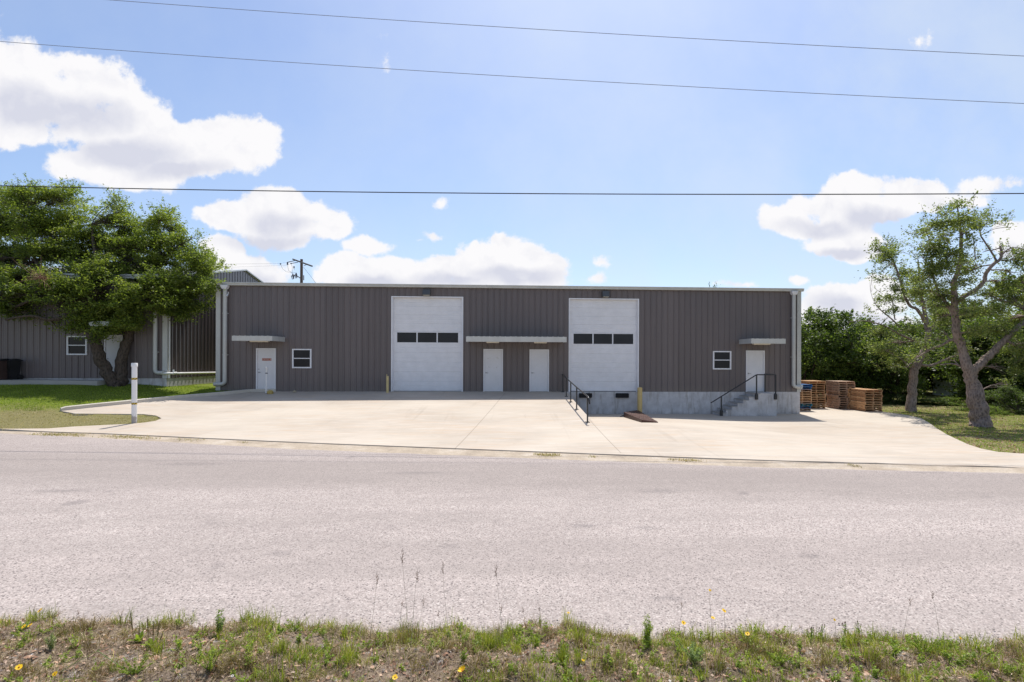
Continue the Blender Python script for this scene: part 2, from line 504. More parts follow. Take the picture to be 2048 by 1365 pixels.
ROADSPOTS = []
for _px, _py, _ra, _rb in ((1290,1060,.35,.14),(1165,1055,.3,.16),(1620,1116,.2,.14),(900,1096,.2,.14),(390,930,1.3,.3),(830,948,1.0,.2),(1320,985,.7,.25),(1850,946,.9,.16),(560,1110,.25,.15),(1335,1198,.25,.10),(120,985,.9,.2)):
    _d = raydir(_px, _py); _t = -2.45/_d.z; ROADSPOTS.append((_d.x*_t, _d.y*_t, _ra, _rb))
def mk_road():
    g = NG('worn_chip_seal')
    big = g.noise(.22, 5, .6, stretch=(.45, 1.2, 1))
    mid = g.noise(1.4, 5, .65, stretch=(.6, 1.5, 1))
    x = g.n('ShaderNodeTexVoronoi'); x.inputs['Scale'].default_value = 75; g.l(g.pos(), x.inputs['Vector'])
    sep_ = g.n('ShaderNodeSeparateColor'); g.l(x.outputs['Color'], sep_.inputs[0])
    rnd = sep_.outputs[0]
    stone = g.ramp(rnd, [(0,(.28,.235,.215)),(.3,(.42,.355,.325)),(.7,(.49,.418,.385)),(1,(.60,.52,.48))])
    gap = g.rng(x.outputs['Distance'], .42, .62, 0, .35)
    c = g.mix(gap, stone, (.22,.195,.185))
    fine = g.noise(160, 2, .6)
    y = g.n('ShaderNodeTexVoronoi'); y.inputs['Scale'].default_value = 43; g.l(g.vscale(g.pos(), (.8,1,1)), y.inputs['Vector'])
    sp2 = g.n('ShaderNodeSeparateColor'); g.l(y.outputs['Color'], sp2.inputs[0])
    ch = g.math('MULTIPLY', g.rng(y.outputs['Distance'], .40, .30, 0, 1), g.rng(sp2.outputs[1], .38, .28, 0, 1))
    c = g.mix(g.math('MULTIPLY', ch, .95), c, (.07,.06,.06))
    z_ = g.n('ShaderNodeTexVoronoi'); z_.inputs['Scale'].default_value = 40; g.l(g.pos(), z_.inputs['Vector'])
    sp3 = g.n('ShaderNodeSeparateColor'); g.l(z_.outputs['Color'], sp3.inputs[0])
    c = g.mix(g.math('MULTIPLY', g.math('MULTIPLY', g.rng(z_.outputs['Distance'], .45, .3, 0, 1), g.rng(sp3.outputs[2], .30, .22, 0, 1)), .6), c, (.68,.62,.57))
    w = g.rng(g.math('ADD', g.math('MULTIPLY', big, .6), g.math('MULTIPLY', mid, .4)), .38, .62, 0, 1)
    c = g.mix(g.math('MULTIPLY', w, .35), c, (.24,.205,.19))
    # polished wheel tracks along the far lane, slightly browner
    sx = g.n('ShaderNodeSeparateXYZ'); g.l(g.pos(), sx.inputs[0])
    t = g.math('MULTIPLY_ADD', sx.outputs[0], .12, sx.outputs[1])
    t = g.math('MULTIPLY_ADD', mid, .5, t)
    tr = g.math('MULTIPLY', g.rng(t, 8.9, 10.0, 0, 1), g.rng(t, 12.4, 11.3, 0, 1))
    c = g.mix(g.math('MULTIPLY', tr, .4), c, (.22,.19,.17))
    spot = g.noise(.9, 3, .5)
    c = g.mix(g.rng(spot, .68, .76, 0, .5), c, (.15,.13,.13))
    gr = g.noise(16, 4, .8)
    c = g.mix(g.rng(gr, .35, .65, .0, .32), c, (.20,.175,.165))
    st = None
    for (a_, b_, ra, rb) in ROADSPOTS:
        dx = g.math('MULTIPLY', g.math('SUBTRACT', sx.outputs[0], a_), 1/ra); dy = g.math('MULTIPLY', g.math('SUBTRACT', sx.outputs[1], b_), 1/rb)
        e = g.math('SUBTRACT', 1.0, g.math('SQRT', g.math('ADD', g.math('MULTIPLY', dx, dx), g.math('MULTIPLY', dy, dy))))
        st = e if st is None else g.math('MAXIMUM', st, e)
    nz = g.noise(11, 5, .75)
    c = g.mix(g.rng(g.math('ADD', st, g.math('MULTIPLY', g.math('SUBTRACT', nz, .5), 3.0)), .1, .9, 0, .36), c, (.13,.115,.115))
    lane = g.noise(1.0, 4, .6, stretch=(.05, 1.6, 1))
    c = g.mix(g.rng(lane, .42, .62, 0, .22), c, (.27,.235,.215))
    h = g.math('SUBTRACT', g.math('MULTIPLY', fine, .3), x.outputs['Distance'])
    return g.bsdf(c, .9, 0, g.bump(h, .3, .005), .2)
M['road'] = mk_road()
def mk_shoulder():
    g = NG('sandy_gravel')
    n = g.noise(1.6, 6, .7)
    rnd = g.vor(40, out='Color')
    sc = g.n('ShaderNodeSeparateColor'); g.l(rnd, sc.inputs[0])
    c = g.ramp(n, [(.3,(.33,.27,.21)),(.5,(.47,.39,.30)),(.7,(.56,.49,.41))])
    c = g.mix(g.math('MULTIPLY', sc.outputs[0], .4), c, (.24,.20,.17))
    return g.bsdf(c, .95, 0, g.bump(sc.outputs[1], .5, .01), .1)
M['shoulder'] = mk_shoulder()
def mk_ground():
    g = NG('lawn_soil')
    n = g.noise(.8, 5, .6); n2 = g.noise(14, 4, .7); n3 = g.noise(60, 3, .7)
    grass = g.ramp(n2, [(.3,(.075,.10,.014)),(.55,(.15,.19,.028)),(.75,(.24,.25,.07))])
    soil = g.ramp(n3, [(.3,(.14,.10,.065)),(.7,(.30,.225,.15))])
    sx = g.n('ShaderNodeSeparateXYZ'); g.l(g.pos(), sx.inputs[0])
    # dry towards the road on the left, dry litter on the right
    dry = g.rng(g.math('MULTIPLY_ADD', n, 5.0, sx.outputs[1]), 22.0, 24.5, .6, 0)
    right = g.rng(sx.outputs[0], 8, 11, 0, .40)
    f = g.math('MAXIMUM', dry, g.math('MULTIPLY', right, g.rng(n2, .25, .6, .4, 1.3)), clamp=True)
    c = g.mix(f, grass, soil)
    return g.bsdf(c, .95, 0, g.bump(n2, .6, .03), .1)
M['ground'] = mk_ground()
def mk_verge():
    g = NG('verge_soil')
    n = g.noise(7, 5, .7); n2 = g.noise(45, 4, .75)
    c = g.ramp(n2, [(.25,(.050,.036,.027)),(.5,(.18,.135,.10)),(.75,(.40,.32,.25))])
    c = g.mix(g.rng(n, .56, .68, 0, .7), c, g.ramp(n2, [(.3,(.20,.18,.165)),(.5,(.46,.42,.40)),(.8,(.62,.57,.55))]))
    return g.bsdf(c, .95, 0, g.bump(n2, .8, .02), .1)
M['verge'] = mk_verge()
def mk_leaf(name, stops, trans=.35, rough=.5, clump=.35, tboost=1.6, bigscale=.7):
    g = NG(name)
    r = g.geo.outputs['Random Per Island']
    n = g.noise(bigscale, 3, .5)
    f = g.math('ADD', g.math('MULTIPLY', r, 1-clump), g.math('MULTIPLY', g.rng(n,.3,.7), clump), clamp=True)
    c = g.ramp(f, stops)
    tc_ = g.mix(1.0, c, (tboost, tboost*1.05, tboost*.55), 'MULTIPLY')
    return g.bsdf(c, rough, 0, None, .35, trans=(tc_, trans))
M['oak'] = mk_leaf('oak_leaves', [(0,(.045,.068,.014)),(.35,(.105,.145,.026)),(.75,(.20,.24,.046)),(1,(.32,.35,.085))], .5, tboost=1.75)
M['oak2'] = mk_leaf('greyish_oak_leaves', [(0,(.055,.075,.022)),(.4,(.12,.155,.048)),(.75,(.21,.245,.078)),(1,(.31,.33,.12))], .47)
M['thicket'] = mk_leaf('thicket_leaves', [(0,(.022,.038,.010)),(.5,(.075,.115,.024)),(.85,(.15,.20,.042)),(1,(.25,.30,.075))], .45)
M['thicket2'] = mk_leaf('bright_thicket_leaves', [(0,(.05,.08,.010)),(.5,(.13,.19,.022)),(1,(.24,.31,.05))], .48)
M['deadleaf'] = mk_leaf('dead_leaves', [(0,(.10,.045,.03)),(.5,(.26,.15,.10)),(.8,(.42,.24,.15)),(1,(.55,.40,.30))], .15, .7, .1)
M['litter'] = mk_leaf('fallen_leaf_litter', [(0,(.11,.055,.035)),(.4,(.32,.18,.115)),(.72,(.55,.37,.26)),(.88,(.66,.52,.42)),(1,(.66,.26,.09))], .15, .7, .1)
M['lawn'] = mk_leaf('lawn_grass_blades', [(0,(.10,.15,.014)),(.5,(.19,.26,.030)),(.85,(.28,.34,.050)),(1,(.40,.38,.14))], .45, .5, .5)
M['lawn_dry'] = mk_leaf('dry_lawn_blades', [(0,(.19,.16,.07)),(.35,(.28,.26,.10)),(.6,(.42,.33,.19)),(.78,(.54,.44,.30)),(1,(.24,.30,.06))], .3, .6, .4)
M['fgreen'] = mk_leaf('verge_green_blades', [(0,(.095,.125,.02)),(.5,(.21,.245,.04)),(.85,(.37,.37,.075)),(1,(.55,.49,.20))], .45, .5, .45, bigscale=5)
M['fdry'] = mk_leaf('verge_dry_thatch', [(0,(.05,.033,.022)),(.35,(.19,.135,.088)),(.7,(.44,.34,.22)),(1,(.72,.60,.42))], .2, .7, .35, bigscale=5)
M['folive'] = mk_leaf('verge_olive_stems', [(0,(.08,.05,.025)),(.5,(.19,.14,.06)),(1,(.34,.28,.12))], .3, .6, .35, bigscale=5)
M['weed'] = mk_leaf('bright_weed_leaves', [(0,(.12,.185,.02)),(.6,(.25,.33,.045)),(1,(.40,.45,.10))], .46, .5, .3)
M['greyweed'] = mk_leaf('grey_green_weed_leaves', [(0,(.13,.18,.07)),(.6,(.24,.31,.13)),(1,(.38,.43,.21))], .5, .6, .3)
M['grit'] = mk_leaf('pale_grit', [(0,(.16,.13,.12)),(.4,(.38,.33,.30)),(1,(.66,.60,.56))], 0, .9, .1)
M['stalk'] = mk_leaf('dry_stalks', [(0,(.34,.27,.20)),(1,(.62,.52,.40))], .1, .7, .1)
M['seedhead'] = mk_leaf('purple_brown_seed', [(0,(.36,.25,.20)),(1,(.60,.46,.38))], .1, .8, .1)
M['petal'] = mk_leaf('yellow_petals', [(0,(.85,.48,.01)),(1,(.98,.68,.02))], .3, .5, .1, 1.0)
M['disk'] = paint('orange_flower_disk', (.50,.20,.02), .8, 0, .2, 30)
M['whitepetal'] = mk_leaf('white_petals', [(0,(.7,.68,.66)),(1,(.85,.83,.8))], .3, .5, .1, 1.0)
def mk_bark(name, a, b):
    g = NG(name)
    n = g.noise(3, 5, .65, stretch=(1,1,.5)); v = g.vor(16, stretch=(1,1,.35)); n2 = g.noise(30, 4, .7)
    f = g.math('ADD', g.math('MULTIPLY', n, .45), g.math('MULTIPLY', v, .55))
    c = g.ramp(g.math('MULTIPLY_ADD', n2, .3, f), [(.3,a),(.75,b)])
    return g.bsdf(c, .92, 0, g.bump(g.math('ADD', v, g.math('MULTIPLY', n2,.4)), .9, .04), .15)
M['bark'] = mk_bark('oak_bark', (.07,.052,.045), (.30,.235,.205))
M['darkbark'] = mk_bark('dark_oak_bark', (.028,.022,.018), (.10,.078,.062))
def mk_palletwood():
    g = NG('pallet_wood')
    oi = g.n('ShaderNodeObjectInfo')
    r = g.geo.outputs['Random Per Island']
    f = g.math('ADD', g.math('MULTIPLY', r, .55), g.math('MULTIPLY', oi.outputs['Random'], .45))
    c = g.ramp(f, [(.1,(.32,.165,.085)),(.45,(.58,.33,.17)),(.75,(.76,.50,.28)),(1,(.86,.66,.42))])
    n = g.noise(4, 5, .7, stretch=(1,1,6))
    c = g.mix(g.rng(n,.35,.7,0,.45), c, (.16,.085,.05))
    return g.bsdf(c, .8, 0, None, .2)
M['pallet'] = mk_palletwood()
def mk_greypallet():
    g = NG('weathered_pallet_wood')
    r = g.geo.outputs['Random Per Island']
    c = g.ramp(r, [(0,(.25,.165,.12)),(.6,(.48,.32,.225)),(1,(.62,.47,.35))])
    return g.bsdf(c, .85, 0, None, .2)
M['greypallet'] = mk_greypallet()
M['bluewood'] = paint('blue_painted_pallet', (.02,.13,.34), .6, 0, .35, 5)
M['tealwood'] = paint('teal_painted_pallet', (.03,.22,.30), .6, 0, .35, 5)
M['rust'] = paint('rusty_brown_steel', (.075,.030,.022), .55, .3, .3, 6)
def mk_bollardpvc():
    g = NG('scuffed_white_pvc')
    sx = g.n('ShaderNodeSeparateXYZ'); g.l(g.pos(), sx.inputs[0])
    n = g.noise(9, 5, .7, stretch=(1,1,.35))
    low = g.rng(sx.outputs[2], -.62, .05, .62, 0)
    f = g.rng(g.math('ADD', n, g.math('MULTIPLY', low, .5)), .66, .78, 0, .75)
    c = g.mix(f, (.80,.79,.79), (.22,.19,.17))
    return g.bsdf(c, .4)
M['scuffpvc'] = mk_bollardpvc()
def mk_stripe():
    g = NG('yellow_black_hazard_tape')
    sx = g.n('ShaderNodeSeparateXYZ'); g.l(g.pos(), sx.inputs[0])
    w = g.math('FRACT', g.math('MULTIPLY', g.math('SUBTRACT', g.math('MULTIPLY', sx.outputs[0], 1.3), sx.outputs[2]), 14))
    c = g.mix(g.math('GREATER_THAN', w, .5), (.75,.50,.03), (.03,.03,.03))
    return g.bsdf(c, .5)
M['tape'] = mk_stripe()

# ================================================================== terrain
W = 25.97            # street wall of the warehouse, floor level z=0
ROADZ = -0.75
def sm(t):
    t = min(1.0, max(0.0, t)); return t*t*(3-2*t)
def lerp(a, b, t): return a + (b-a)*t
def flat(px, py, z):
    d = raydir(px, py); t = (z-EYE.z)/d.z
    return EYE + d*t
_e = [flat(px, py, -0.73) for px, py in ((-60,861),(200,868.5),(600,887),(1024,903.5),(1500,922),(2048,937),(2200,941))]
EX = [p.x for p in _e]; EY = [p.y for p in _e]
def yfront(x):
    if x < EX[0]: return EY[0] - .05*(x-EX[0])
    if x > EX[-1]: return EY[-1] - .05*(x-EX[-1])
    return float(np.interp(x, EX, EY))
RAILX, SLABX = 2.65, 2.86
def terrain(x, y, side=None):
    yf = yfront(x)
    if y < yf: 
        return lerp(-.72, ROADZ, sm((yf-y)/.5))
    f = min(1.0, (y-yf)/(W-yf))
    ramp = -.72 + .70*f**1.25
    if (x > SLABX if side is None else side == 'pad'):
        a = sm((x-4.0)/8.5)
        fl = ramp if f < .33 else lerp(-.545, -1.2, (f-.33)/.67)
        fr = lerp(-.74, -1.2, sm(f/.7))
        return lerp(fl, fr, a)
    ext = .50*sm((-x-13.0)/9.0)*sm((y-15.5)/9.5)
    if y > W: ext += 0.0
    return ramp + ext
def G(px, py, side=None):
    d = raydir(px, py); prev = 2.0
    t = 2.0
    while t < 90:
        p = EYE + d*t
        if p.z < terrain(p.x, p.y, side):
            lo, hi = prev, t
            for _ in range(30):
                m = (lo+hi)/2; q = EYE + d*m
                if q.z < terrain(q.x, q.y, side): hi = m
                else: lo = m
            return EYE + d*hi
        prev = t; t += .05
    return EYE + d*30
from mathutils.geometry import delaunay_2d_cdt
def inside(poly, x, y):
    c = False; n = len(poly); j = n-1
    for i in range(n):
        xi, yi = poly[i]; xj, yj = poly[j]
        if (yi > y) != (yj > y) and x < (xj-xi)*(y-yi)/(yj-yi)+xi: c = not c
        j = i
    return c
def densify(poly, step):
    out = []
    for i in range(len(poly)):
        a = Vector(poly[i]); b = Vector(poly[(i+1)%len(poly)])
        n = max(1, int((b-a).length/step))
        out += [tuple(a.lerp(b, k/n)) for k in range(n)]
    return out
def sheet(name, poly, zf, mat, step=.5, lift=.02, skirt=.3, kind='structure'):
    P = densify(poly, step)
    xs = [p[0] for p in P]; ys = [p[1] for p in P]
    pts = [Vector(p) for p in P]
    nb = len(pts)
    x = min(xs)+step/2
    while x < max(xs):
        y = min(ys)+step/2
        while y < max(ys):
            if inside(P, x, y): pts.append(Vector((x, y)))
            y += step
        x += step
    edges = [(i, (i+1)%nb) for i in range(nb)]
    v, e, f, ov, oe, of = delaunay_2d_cdt(pts, edges, [], 1, 1e-5)
    vs = [(p.x, p.y, zf(p.x, p.y)+lift) for p in v]
    fs = []
    for t in f:
        a, b, c = (Vector(v[i]) for i in t[:3])
        ar = (b-a).cross(c-a)
        fs.append(tuple(t) if ar > 0 else tuple(reversed(t)))
    if skirt:
        from collections import Counter
        cnt = Counter()
        for t in fs:
            for k in range(len(t)): cnt[tuple(sorted((t[k], t[(k+1)%len(t)])))] += 1
        n0 = len(vs)
        low = {}
        def lw(i):
            if i not in low:
                low[i] = len(vs); p = vs[i]
                s = skirt(p[0], p[1]) if callable(skirt) else skirt
                vs.append((p[0], p[1], p[2]-s))
            return low[i]
        for t in list(fs):
            for k in range(len(t)):
                a, b = t[k], t[(k+1)%len(t)]
                if cnt[tuple(sorted((a,b)))] == 1: fs.append((b, a, lw(a), lw(b)))
    m = MB(); m.add(vs, fs)
    o = m.build(name, mat)
    return tag(o, kind=kind) if kind else o

def g2(px, py, side=None):
    p = G(px, py, side); return (p.x, p.y)
KERB = [g2(122,823), g2(240,810.5), g2(370,797.5), g2(500,785.6), (-11.9, 25.93)]
ramp_poly = [(EX[0]+.9, EY[0]-.05)] + [(x, yfront(x)) for x in (-14.5,-13,-11,-9,-7,-5,-3,-1,1,SLABX)]
ramp_poly += [(SLABX, W+.02), (KERB[-1][0], W+.02)] + [(p[0]+.02,p[1]-.02) for p in KERB[::-1][1:]]
tongue = [g2(*p) for p in ((150,828.5),(230,829),(285,829.5),(312,832.5),(323,838),(312,843),(290,846.5),(262,849),(210,851.5),(150,854.5),(95,858.5))]
ramp_poly += tongue
ramp_poly = [(p[0], min(p[1], W+.02)) for p in ramp_poly]
pad_front = [(x, yfront(x)) for x in (SLABX, 5, 7, 9, 11, 13, 16, 20, 30)]
pad_right = [(30, yfront(30)+1.6), (20, yfront(20)+1.7)] + [g2(*p) for p in ((2048,909.5),(1995,905.5),(1962,899),(1935,890),(1905,876),(1880,862),(1860,848),(1843,838),(1815,831.5),(1780,826.5),(1765,824.5))] + [(22.2, 29.5),(22.2,33),(15.35,33),(15.35,W+.02),(SLABX,W+.02)]
pad_poly = pad_front + pad_right
J1a, J1b = g2(1010,787,'ramp'), g2(905,905,'ramp')
J2a, J2b = g2(1178,847,'pad'), g2(1242,908,'pad')
J3a, J3b = (-11.5, 24.2), (SLABX, 24.2)
JJ = [(*J1a, *J1b, .014), (*J2a, *J2b, .014)]
M['slab'] = mk_concrete('driveway_concrete', (.375,.32,.262), (.52,.452,.378), True, JJ)
sheet('driveway', ramp_poly, lambda x, y: terrain(x, y, 'ramp'), M['slab'], .5, .02, lambda x, y: 1.3 if x > SLABX-.05 else .2)
sheet('loading_apron', pad_poly, lambda x, y: terrain(x, y, 'pad'), M['slab'], .5, .02, .2)
SLABS = [ramp_poly, pad_poly]
# kerb between lawn and driveway
mk = MB()
kp = [Vector((*p, 0)) for p in KERB]
kpts = []
for i in range(len(kp)-1):
    n = 12 if i < len(kp)-2 else 3
    kpts += [kp[i].lerp(kp[i+1], k/n) for k in range(n)]
kpts.append(kp[-1])
ring = []
for i, p in enumerate(kpts):
    t = (kpts[min(i+1,len(kpts)-1)] - kpts[max(i-1,0)]).normalized()
    nrm = Vector((-t.y, t.x, 0))
    z = terrain(p.x+.05, p.y-.05, 'ramp')+.02
    h = .15 if i > 0 else .11
    a = p - nrm*.02; b = p + nrm*.16
    ring.append([(a.x,a.y,z-.1),(a.x,a.y,z+h-.02),(a.x+nrm.x*.03,a.y+nrm.y*.03,z+h),(b.x,b.y,z+h),(b.x,b.y,z-.2)])
vs = [v for r in ring for v in r]; fs = []
for i in range(len(ring)-1):
    for k in range(4):
        fs.append((i*5+k, i*5+k+1, (i+1)*5+k+1, (i+1)*5+k))
fs += [tuple(range(4,-1,-1)), tuple(range((len(ring)-1)*5, len(ring)*5))]
mk.add(vs, [tuple(reversed(f)) for f in fs])
tag(mk.build('kerb', M['kerb']), kind='structure')

# ground sheet
def ground_z(x, y):
    z = terrain(x, y)
    yf = yfront(x)
    if y < yf + .05: z -= .12
    elif any(inside(p, x, y) for p in SLABS) : z -= .07
    else:
        z += .03*mnoise.noise((x*.9, y*.9, 0))
        if x < 0 and y < 20: z += .02*mnoise.noise((x*3, y*3, 5))
    if y < 6: z -= .3
    return z
def lines(lo, hi, f0, f1, st):
    a = list(np.arange(f0, f1+1e-6, st)); s = st; x = f0
    while x > lo: s *= 1.5; x -= s; a.insert(0, x)
    s = st; x = a[-1]
    while x < hi: s *= 1.5; x += s; a.append(x)
    return a
gx = lines(-300, 300, -27, 27, .4); gy = lines(-60, 400, 8, 34, .4)
V = []; 
for y in gy:
    for x in gx:
        V.append((x, y, ground_z(x, y)))
nx = len(gx)
Q = [(j*nx+i, j*nx+i+1, (j+1)*nx+i+1, (j+1)*nx+i) for j in range(len(gy)-1) for i in range(nx-1)]
tag(np_mesh('ground', np.array(V), np.array(Q), M['ground'], smooth=True), kind='structure')
# road (asphalt) and its gravelly edge
def asph(x):
    return yfront(x) - float(np.interp(x, [-18,-12,-6,0,6,12], [.15,.55,.75,.68,.62,.42])) + .07*mnoise.noise((x*1.3, 3, 0)) + .04*mnoise.noise((x*5, 7, 0))
xs = [-250,-120,-60] + list(np.arange(-30, 24.01, .2)) + [40,80,160,250]
V = []; Q = []
for x in xs:
    V += [(x, 2.0 if abs(x) < 12 else 2.0, ROADZ-.02), (x, 7.5, ROADZ+.03), (x, asph(x)-.2, ROADZ+.012), (x, asph(x), ROADZ-.005)]
for i in range(len(xs)-1):
    for k in range(3): Q.append((i*4+k, (i+1)*4+k, (i+1)*4+k+1, i*4+k+1))
tag(np_mesh('road', np.array(V), np.array(Q), M['road']), kind='structure')
V = []; Q = []
for x in xs:
    n = .05*mnoise.noise((x*2, 13, 0))
    V += [(x, asph(x)-.5, ROADZ-.035), (x, asph(x)-.02, ROADZ-.012), (x, yfront(x)-.25, ROADZ+.005), (x, yfront(x)+.02 + (max(0, n)*.3), ROADZ+.026)]
for i in range(len(xs)-1):
    for k in range(3): Q.append((i*4+k, (i+1)*4+k, (i+1)*4+k+1, i*4+k+1))
tag(np_mesh('gravel_shoulder', np.array(V), np.array(Q), M['shoulder']), kind='structure')

# ================================================================== warehouse
def ribbed(mb, O, A, N, a0, a1, z0, z1, pitch=.3048, h=.032, minor=True):
    """major ribs each pitch (plus two low beads between) over [a0,a1]x[z0,z1]"""
    O = Vector(O); A = Vector(A); N = Vector(N)
    prof = []
    k = math.floor(a0/pitch)-1
    while k*pitch < a1+pitch:
        c = k*pitch
        prof += [(c-.036,0),(c-.014,h),(c+.014,h),(c+.036,0)]
        if minor:
            for q in (.34, .66):
                m = c+pitch*q
                prof += [(m-.014,0),(m-.006,.005),(m+.006,.005),(m+.014,0)]
        k += 1
    pts = []
    def at(a):
        for i in range(len(prof)-1):
            if prof[i][0] <= a <= prof[i+1][0]:
                t = (a-prof[i][0])/(prof[i+1][0]-prof[i][0]+1e-9)
                return lerp(prof[i][1], prof[i+1][1], t)
        return 0
    pts = [(a0, at(a0))] + [p for p in prof if a0+1e-4 < p[0] < a1-1e-4] + [(a1, at(a1))]
    vs = []
    for a, d in pts:
        zt = z1(a) if callable(z1) else z1
        p = O + A*a + N*d
        vs += [(p.x,p.y,z0),(p.x,p.y,zt)]
    cr = A.cross(Vector((0,0,1)))
    flip = cr.dot(N) < 0
    fs = []
    for i in range(len(pts)-1):
        f = (2*i, 2*i+2, 2*i+3, 2*i+1)
        fs.append(tuple(reversed(f)) if flip else f)
    mb.add(vs, fs)
def wx(px, y=W): return U(px, 700, y).x
def wz(px, py, y=W): return U(px, py, y).z
XL, XR = wx(434.5), wx(1599.5)
EAVE = wz(1024, 574.5)
BASEZ = -.015
wh = thing('warehouse', ((XL+XR)/2, W, 0), 'long low grey-brown ribbed metal warehouse with two white roll-up doors behind the concrete drive', 'warehouse')
openings = []
def wrect(x0, x1, y0, y1):
    xm = (x0+x1)/2
    return (wx(x0), wx(x1), wz(xm, y1), wz(xm, y0))
ROLL = [wrect(783,926,593.5,783), wrect(1137.5,1277,597.5,782.5)]
DOORS = [wrect(513,552.3,697,783), wrect(967,1006,698.5,784), wrect(1059,1098,699.3,784), wrect(1491.7,1528.7,701.5,784)]
WINS = [wrect(585.4,623.2,698.3,736.9), wrect(1425.7,1461.6,702.6,739.4)]
for r in ROLL+DOORS: openings.append((r[0], r[1], BASEZ, r[3]))
for r in WINS: openings.append(r)
mb = MB()
cuts = sorted(set([XL, XR] + [o[0] for o in openings] + [o[1] for o in openings]))
for a, b in zip(cuts[:-1], cuts[1:]):
    mid = (a+b)/2
    segs = [(BASEZ, EAVE)]
    for o in openings:
        if o[0] < mid < o[1]:
            ns = []
            for s in segs:
                if o[2] > s[0]+.01: ns.append((s[0], o[2]))
                if o[3] < s[1]: ns.append((o[3], s[1]))
            segs = ns
    for s in segs: ribbed(mb, (0,W,0), (1,0,0), (0,-1,0), a, b, s[0], s[1])
DEPTH = 18.0
ribbed(mb, (XR,0,0), (0,1,0), (1,0,0), W, W+DEPTH, BASEZ, lambda a: EAVE+.9*(1-abs((a-W)/DEPTH*2-1)))
ribbed(mb, (XL,0,0), (0,1,0), (-1,0,0), W, W+DEPTH, -.1, lambda a: EAVE+.9*(1-abs((a-W)/DEPTH*2-1)))
ribbed(mb, (0,W+DEPTH,0), (1,0,0), (0,1,0), XL, XR, BASEZ, EAVE)
mb.build('wall', M['clad'], wh)
# dark reveal box behind the openings
# foundation wall
mb = MB()
mb.box(XL+.05, XR-.05, W+.05, W+DEPTH-.05, -1.5, BASEZ-.003)
mb.box(SLABX+.02, XR+.0, W-.035, W+.06, -1.5, BASEZ)
mb.box(XR-.06, XR+.02, W+.062, W+DEPTH, -1.5, BASEZ)
mb.build('foundation', M['found'], wh)
# roof
mb = MB()
ov = .12
yy = [(W-.10, EAVE+.03), (W+DEPTH/2, EAVE+.95), (W+DEPTH+.1, EAVE+.03)]
x0, x1 = XL-ov, XR+ov
vs = []
for (y, z) in yy: vs += [(x0,y,z),(x1,y,z),(x0,y,z+.05),(x1,y,z+.05)]
fs = []
for i in range(2):
    a, b = i*4, (i+1)*4
    fs += [(a+2,a+3,b+3,b+2),(a+1,a,b,b+1),(a,a+2,b+2,b),(a+3,a+1,b+1,b+3)]
fs += [(0,1,3,2),(9,8,10,11)]
mb.add(vs, fs)
# roof panel ribs ending at the eave
x = x0+.2
while x < x1-.1:
    mb.add([(x-.03,W+.35,EAVE+.12),(x+.03,W+.35,EAVE+.12),(x+.015,W+.35,EAVE+.150),(x-.015,W+.35,EAVE+.150),
            (x-.03,W+DEPTH/2,EAVE+1.0),(x+.03,W+DEPTH/2,EAVE+1.0),(x+.015,W+DEPTH/2,EAVE+1.03),(x-.015,W+DEPTH/2,EAVE+1.03)],
           [(0,1,2,3),(1,5,6,2),(2,6,7,3),(3,7,4,0)])
    x += .3048
mb.build('roof', M['roof'], wh)
# gutter: moulded profile swept along the eave
mb = MB()
prof = [(0,0),(-.13,0),(-.145,.03),(-.145,.075),(-.175,.115),(-.175,.145),(-.155,.145),(0,.13)]
gz = EAVE-.085
gx0, gx1 = XL+.02, XR+.12
for s0, s1 in ((gx0, -8.2), (-8.2, -1.0), (-1.0, 5.6), (5.6, gx1)):
    vs = [(s0+.004,W-.034+p[0],gz+p[1]) for p in prof]+[(s1-.004,W-.034+p[0],gz+p[1]) for p in prof]
    n = len(prof)
    mb.add(vs, [(k,n+k,n+(k+1)%n,(k+1)%n) for k in range(n)] + [tuple(range(n)), tuple(range(2*n-1,n-1,-1))])
mb.build('gutter', M['trim'], wh)
# corner trims
def corner(mb, x, sx, y, z0, z1, w=.17, t=.036):
    mb.box(x - (0 if sx<0 else w), x + (w if sx<0 else 0), y-t-.004, y-t+.01, z0, z1)
    mb.box(x + (sx*.036), x+sx*.05, y-t-.004, y+w, z0, z1)
    mb.box(min(x,x+sx*.05), max(x,x+sx*.05), y-t-.006, y-t+.01, z0, z1)
for x, s, z0 in ((XL, -1, -.12), (XR, 1, BASEZ+.0)):
    mb = MB(); corner(mb, x, s, W, z0, gz); mb.build('corner_trim', M['trim'], wh)
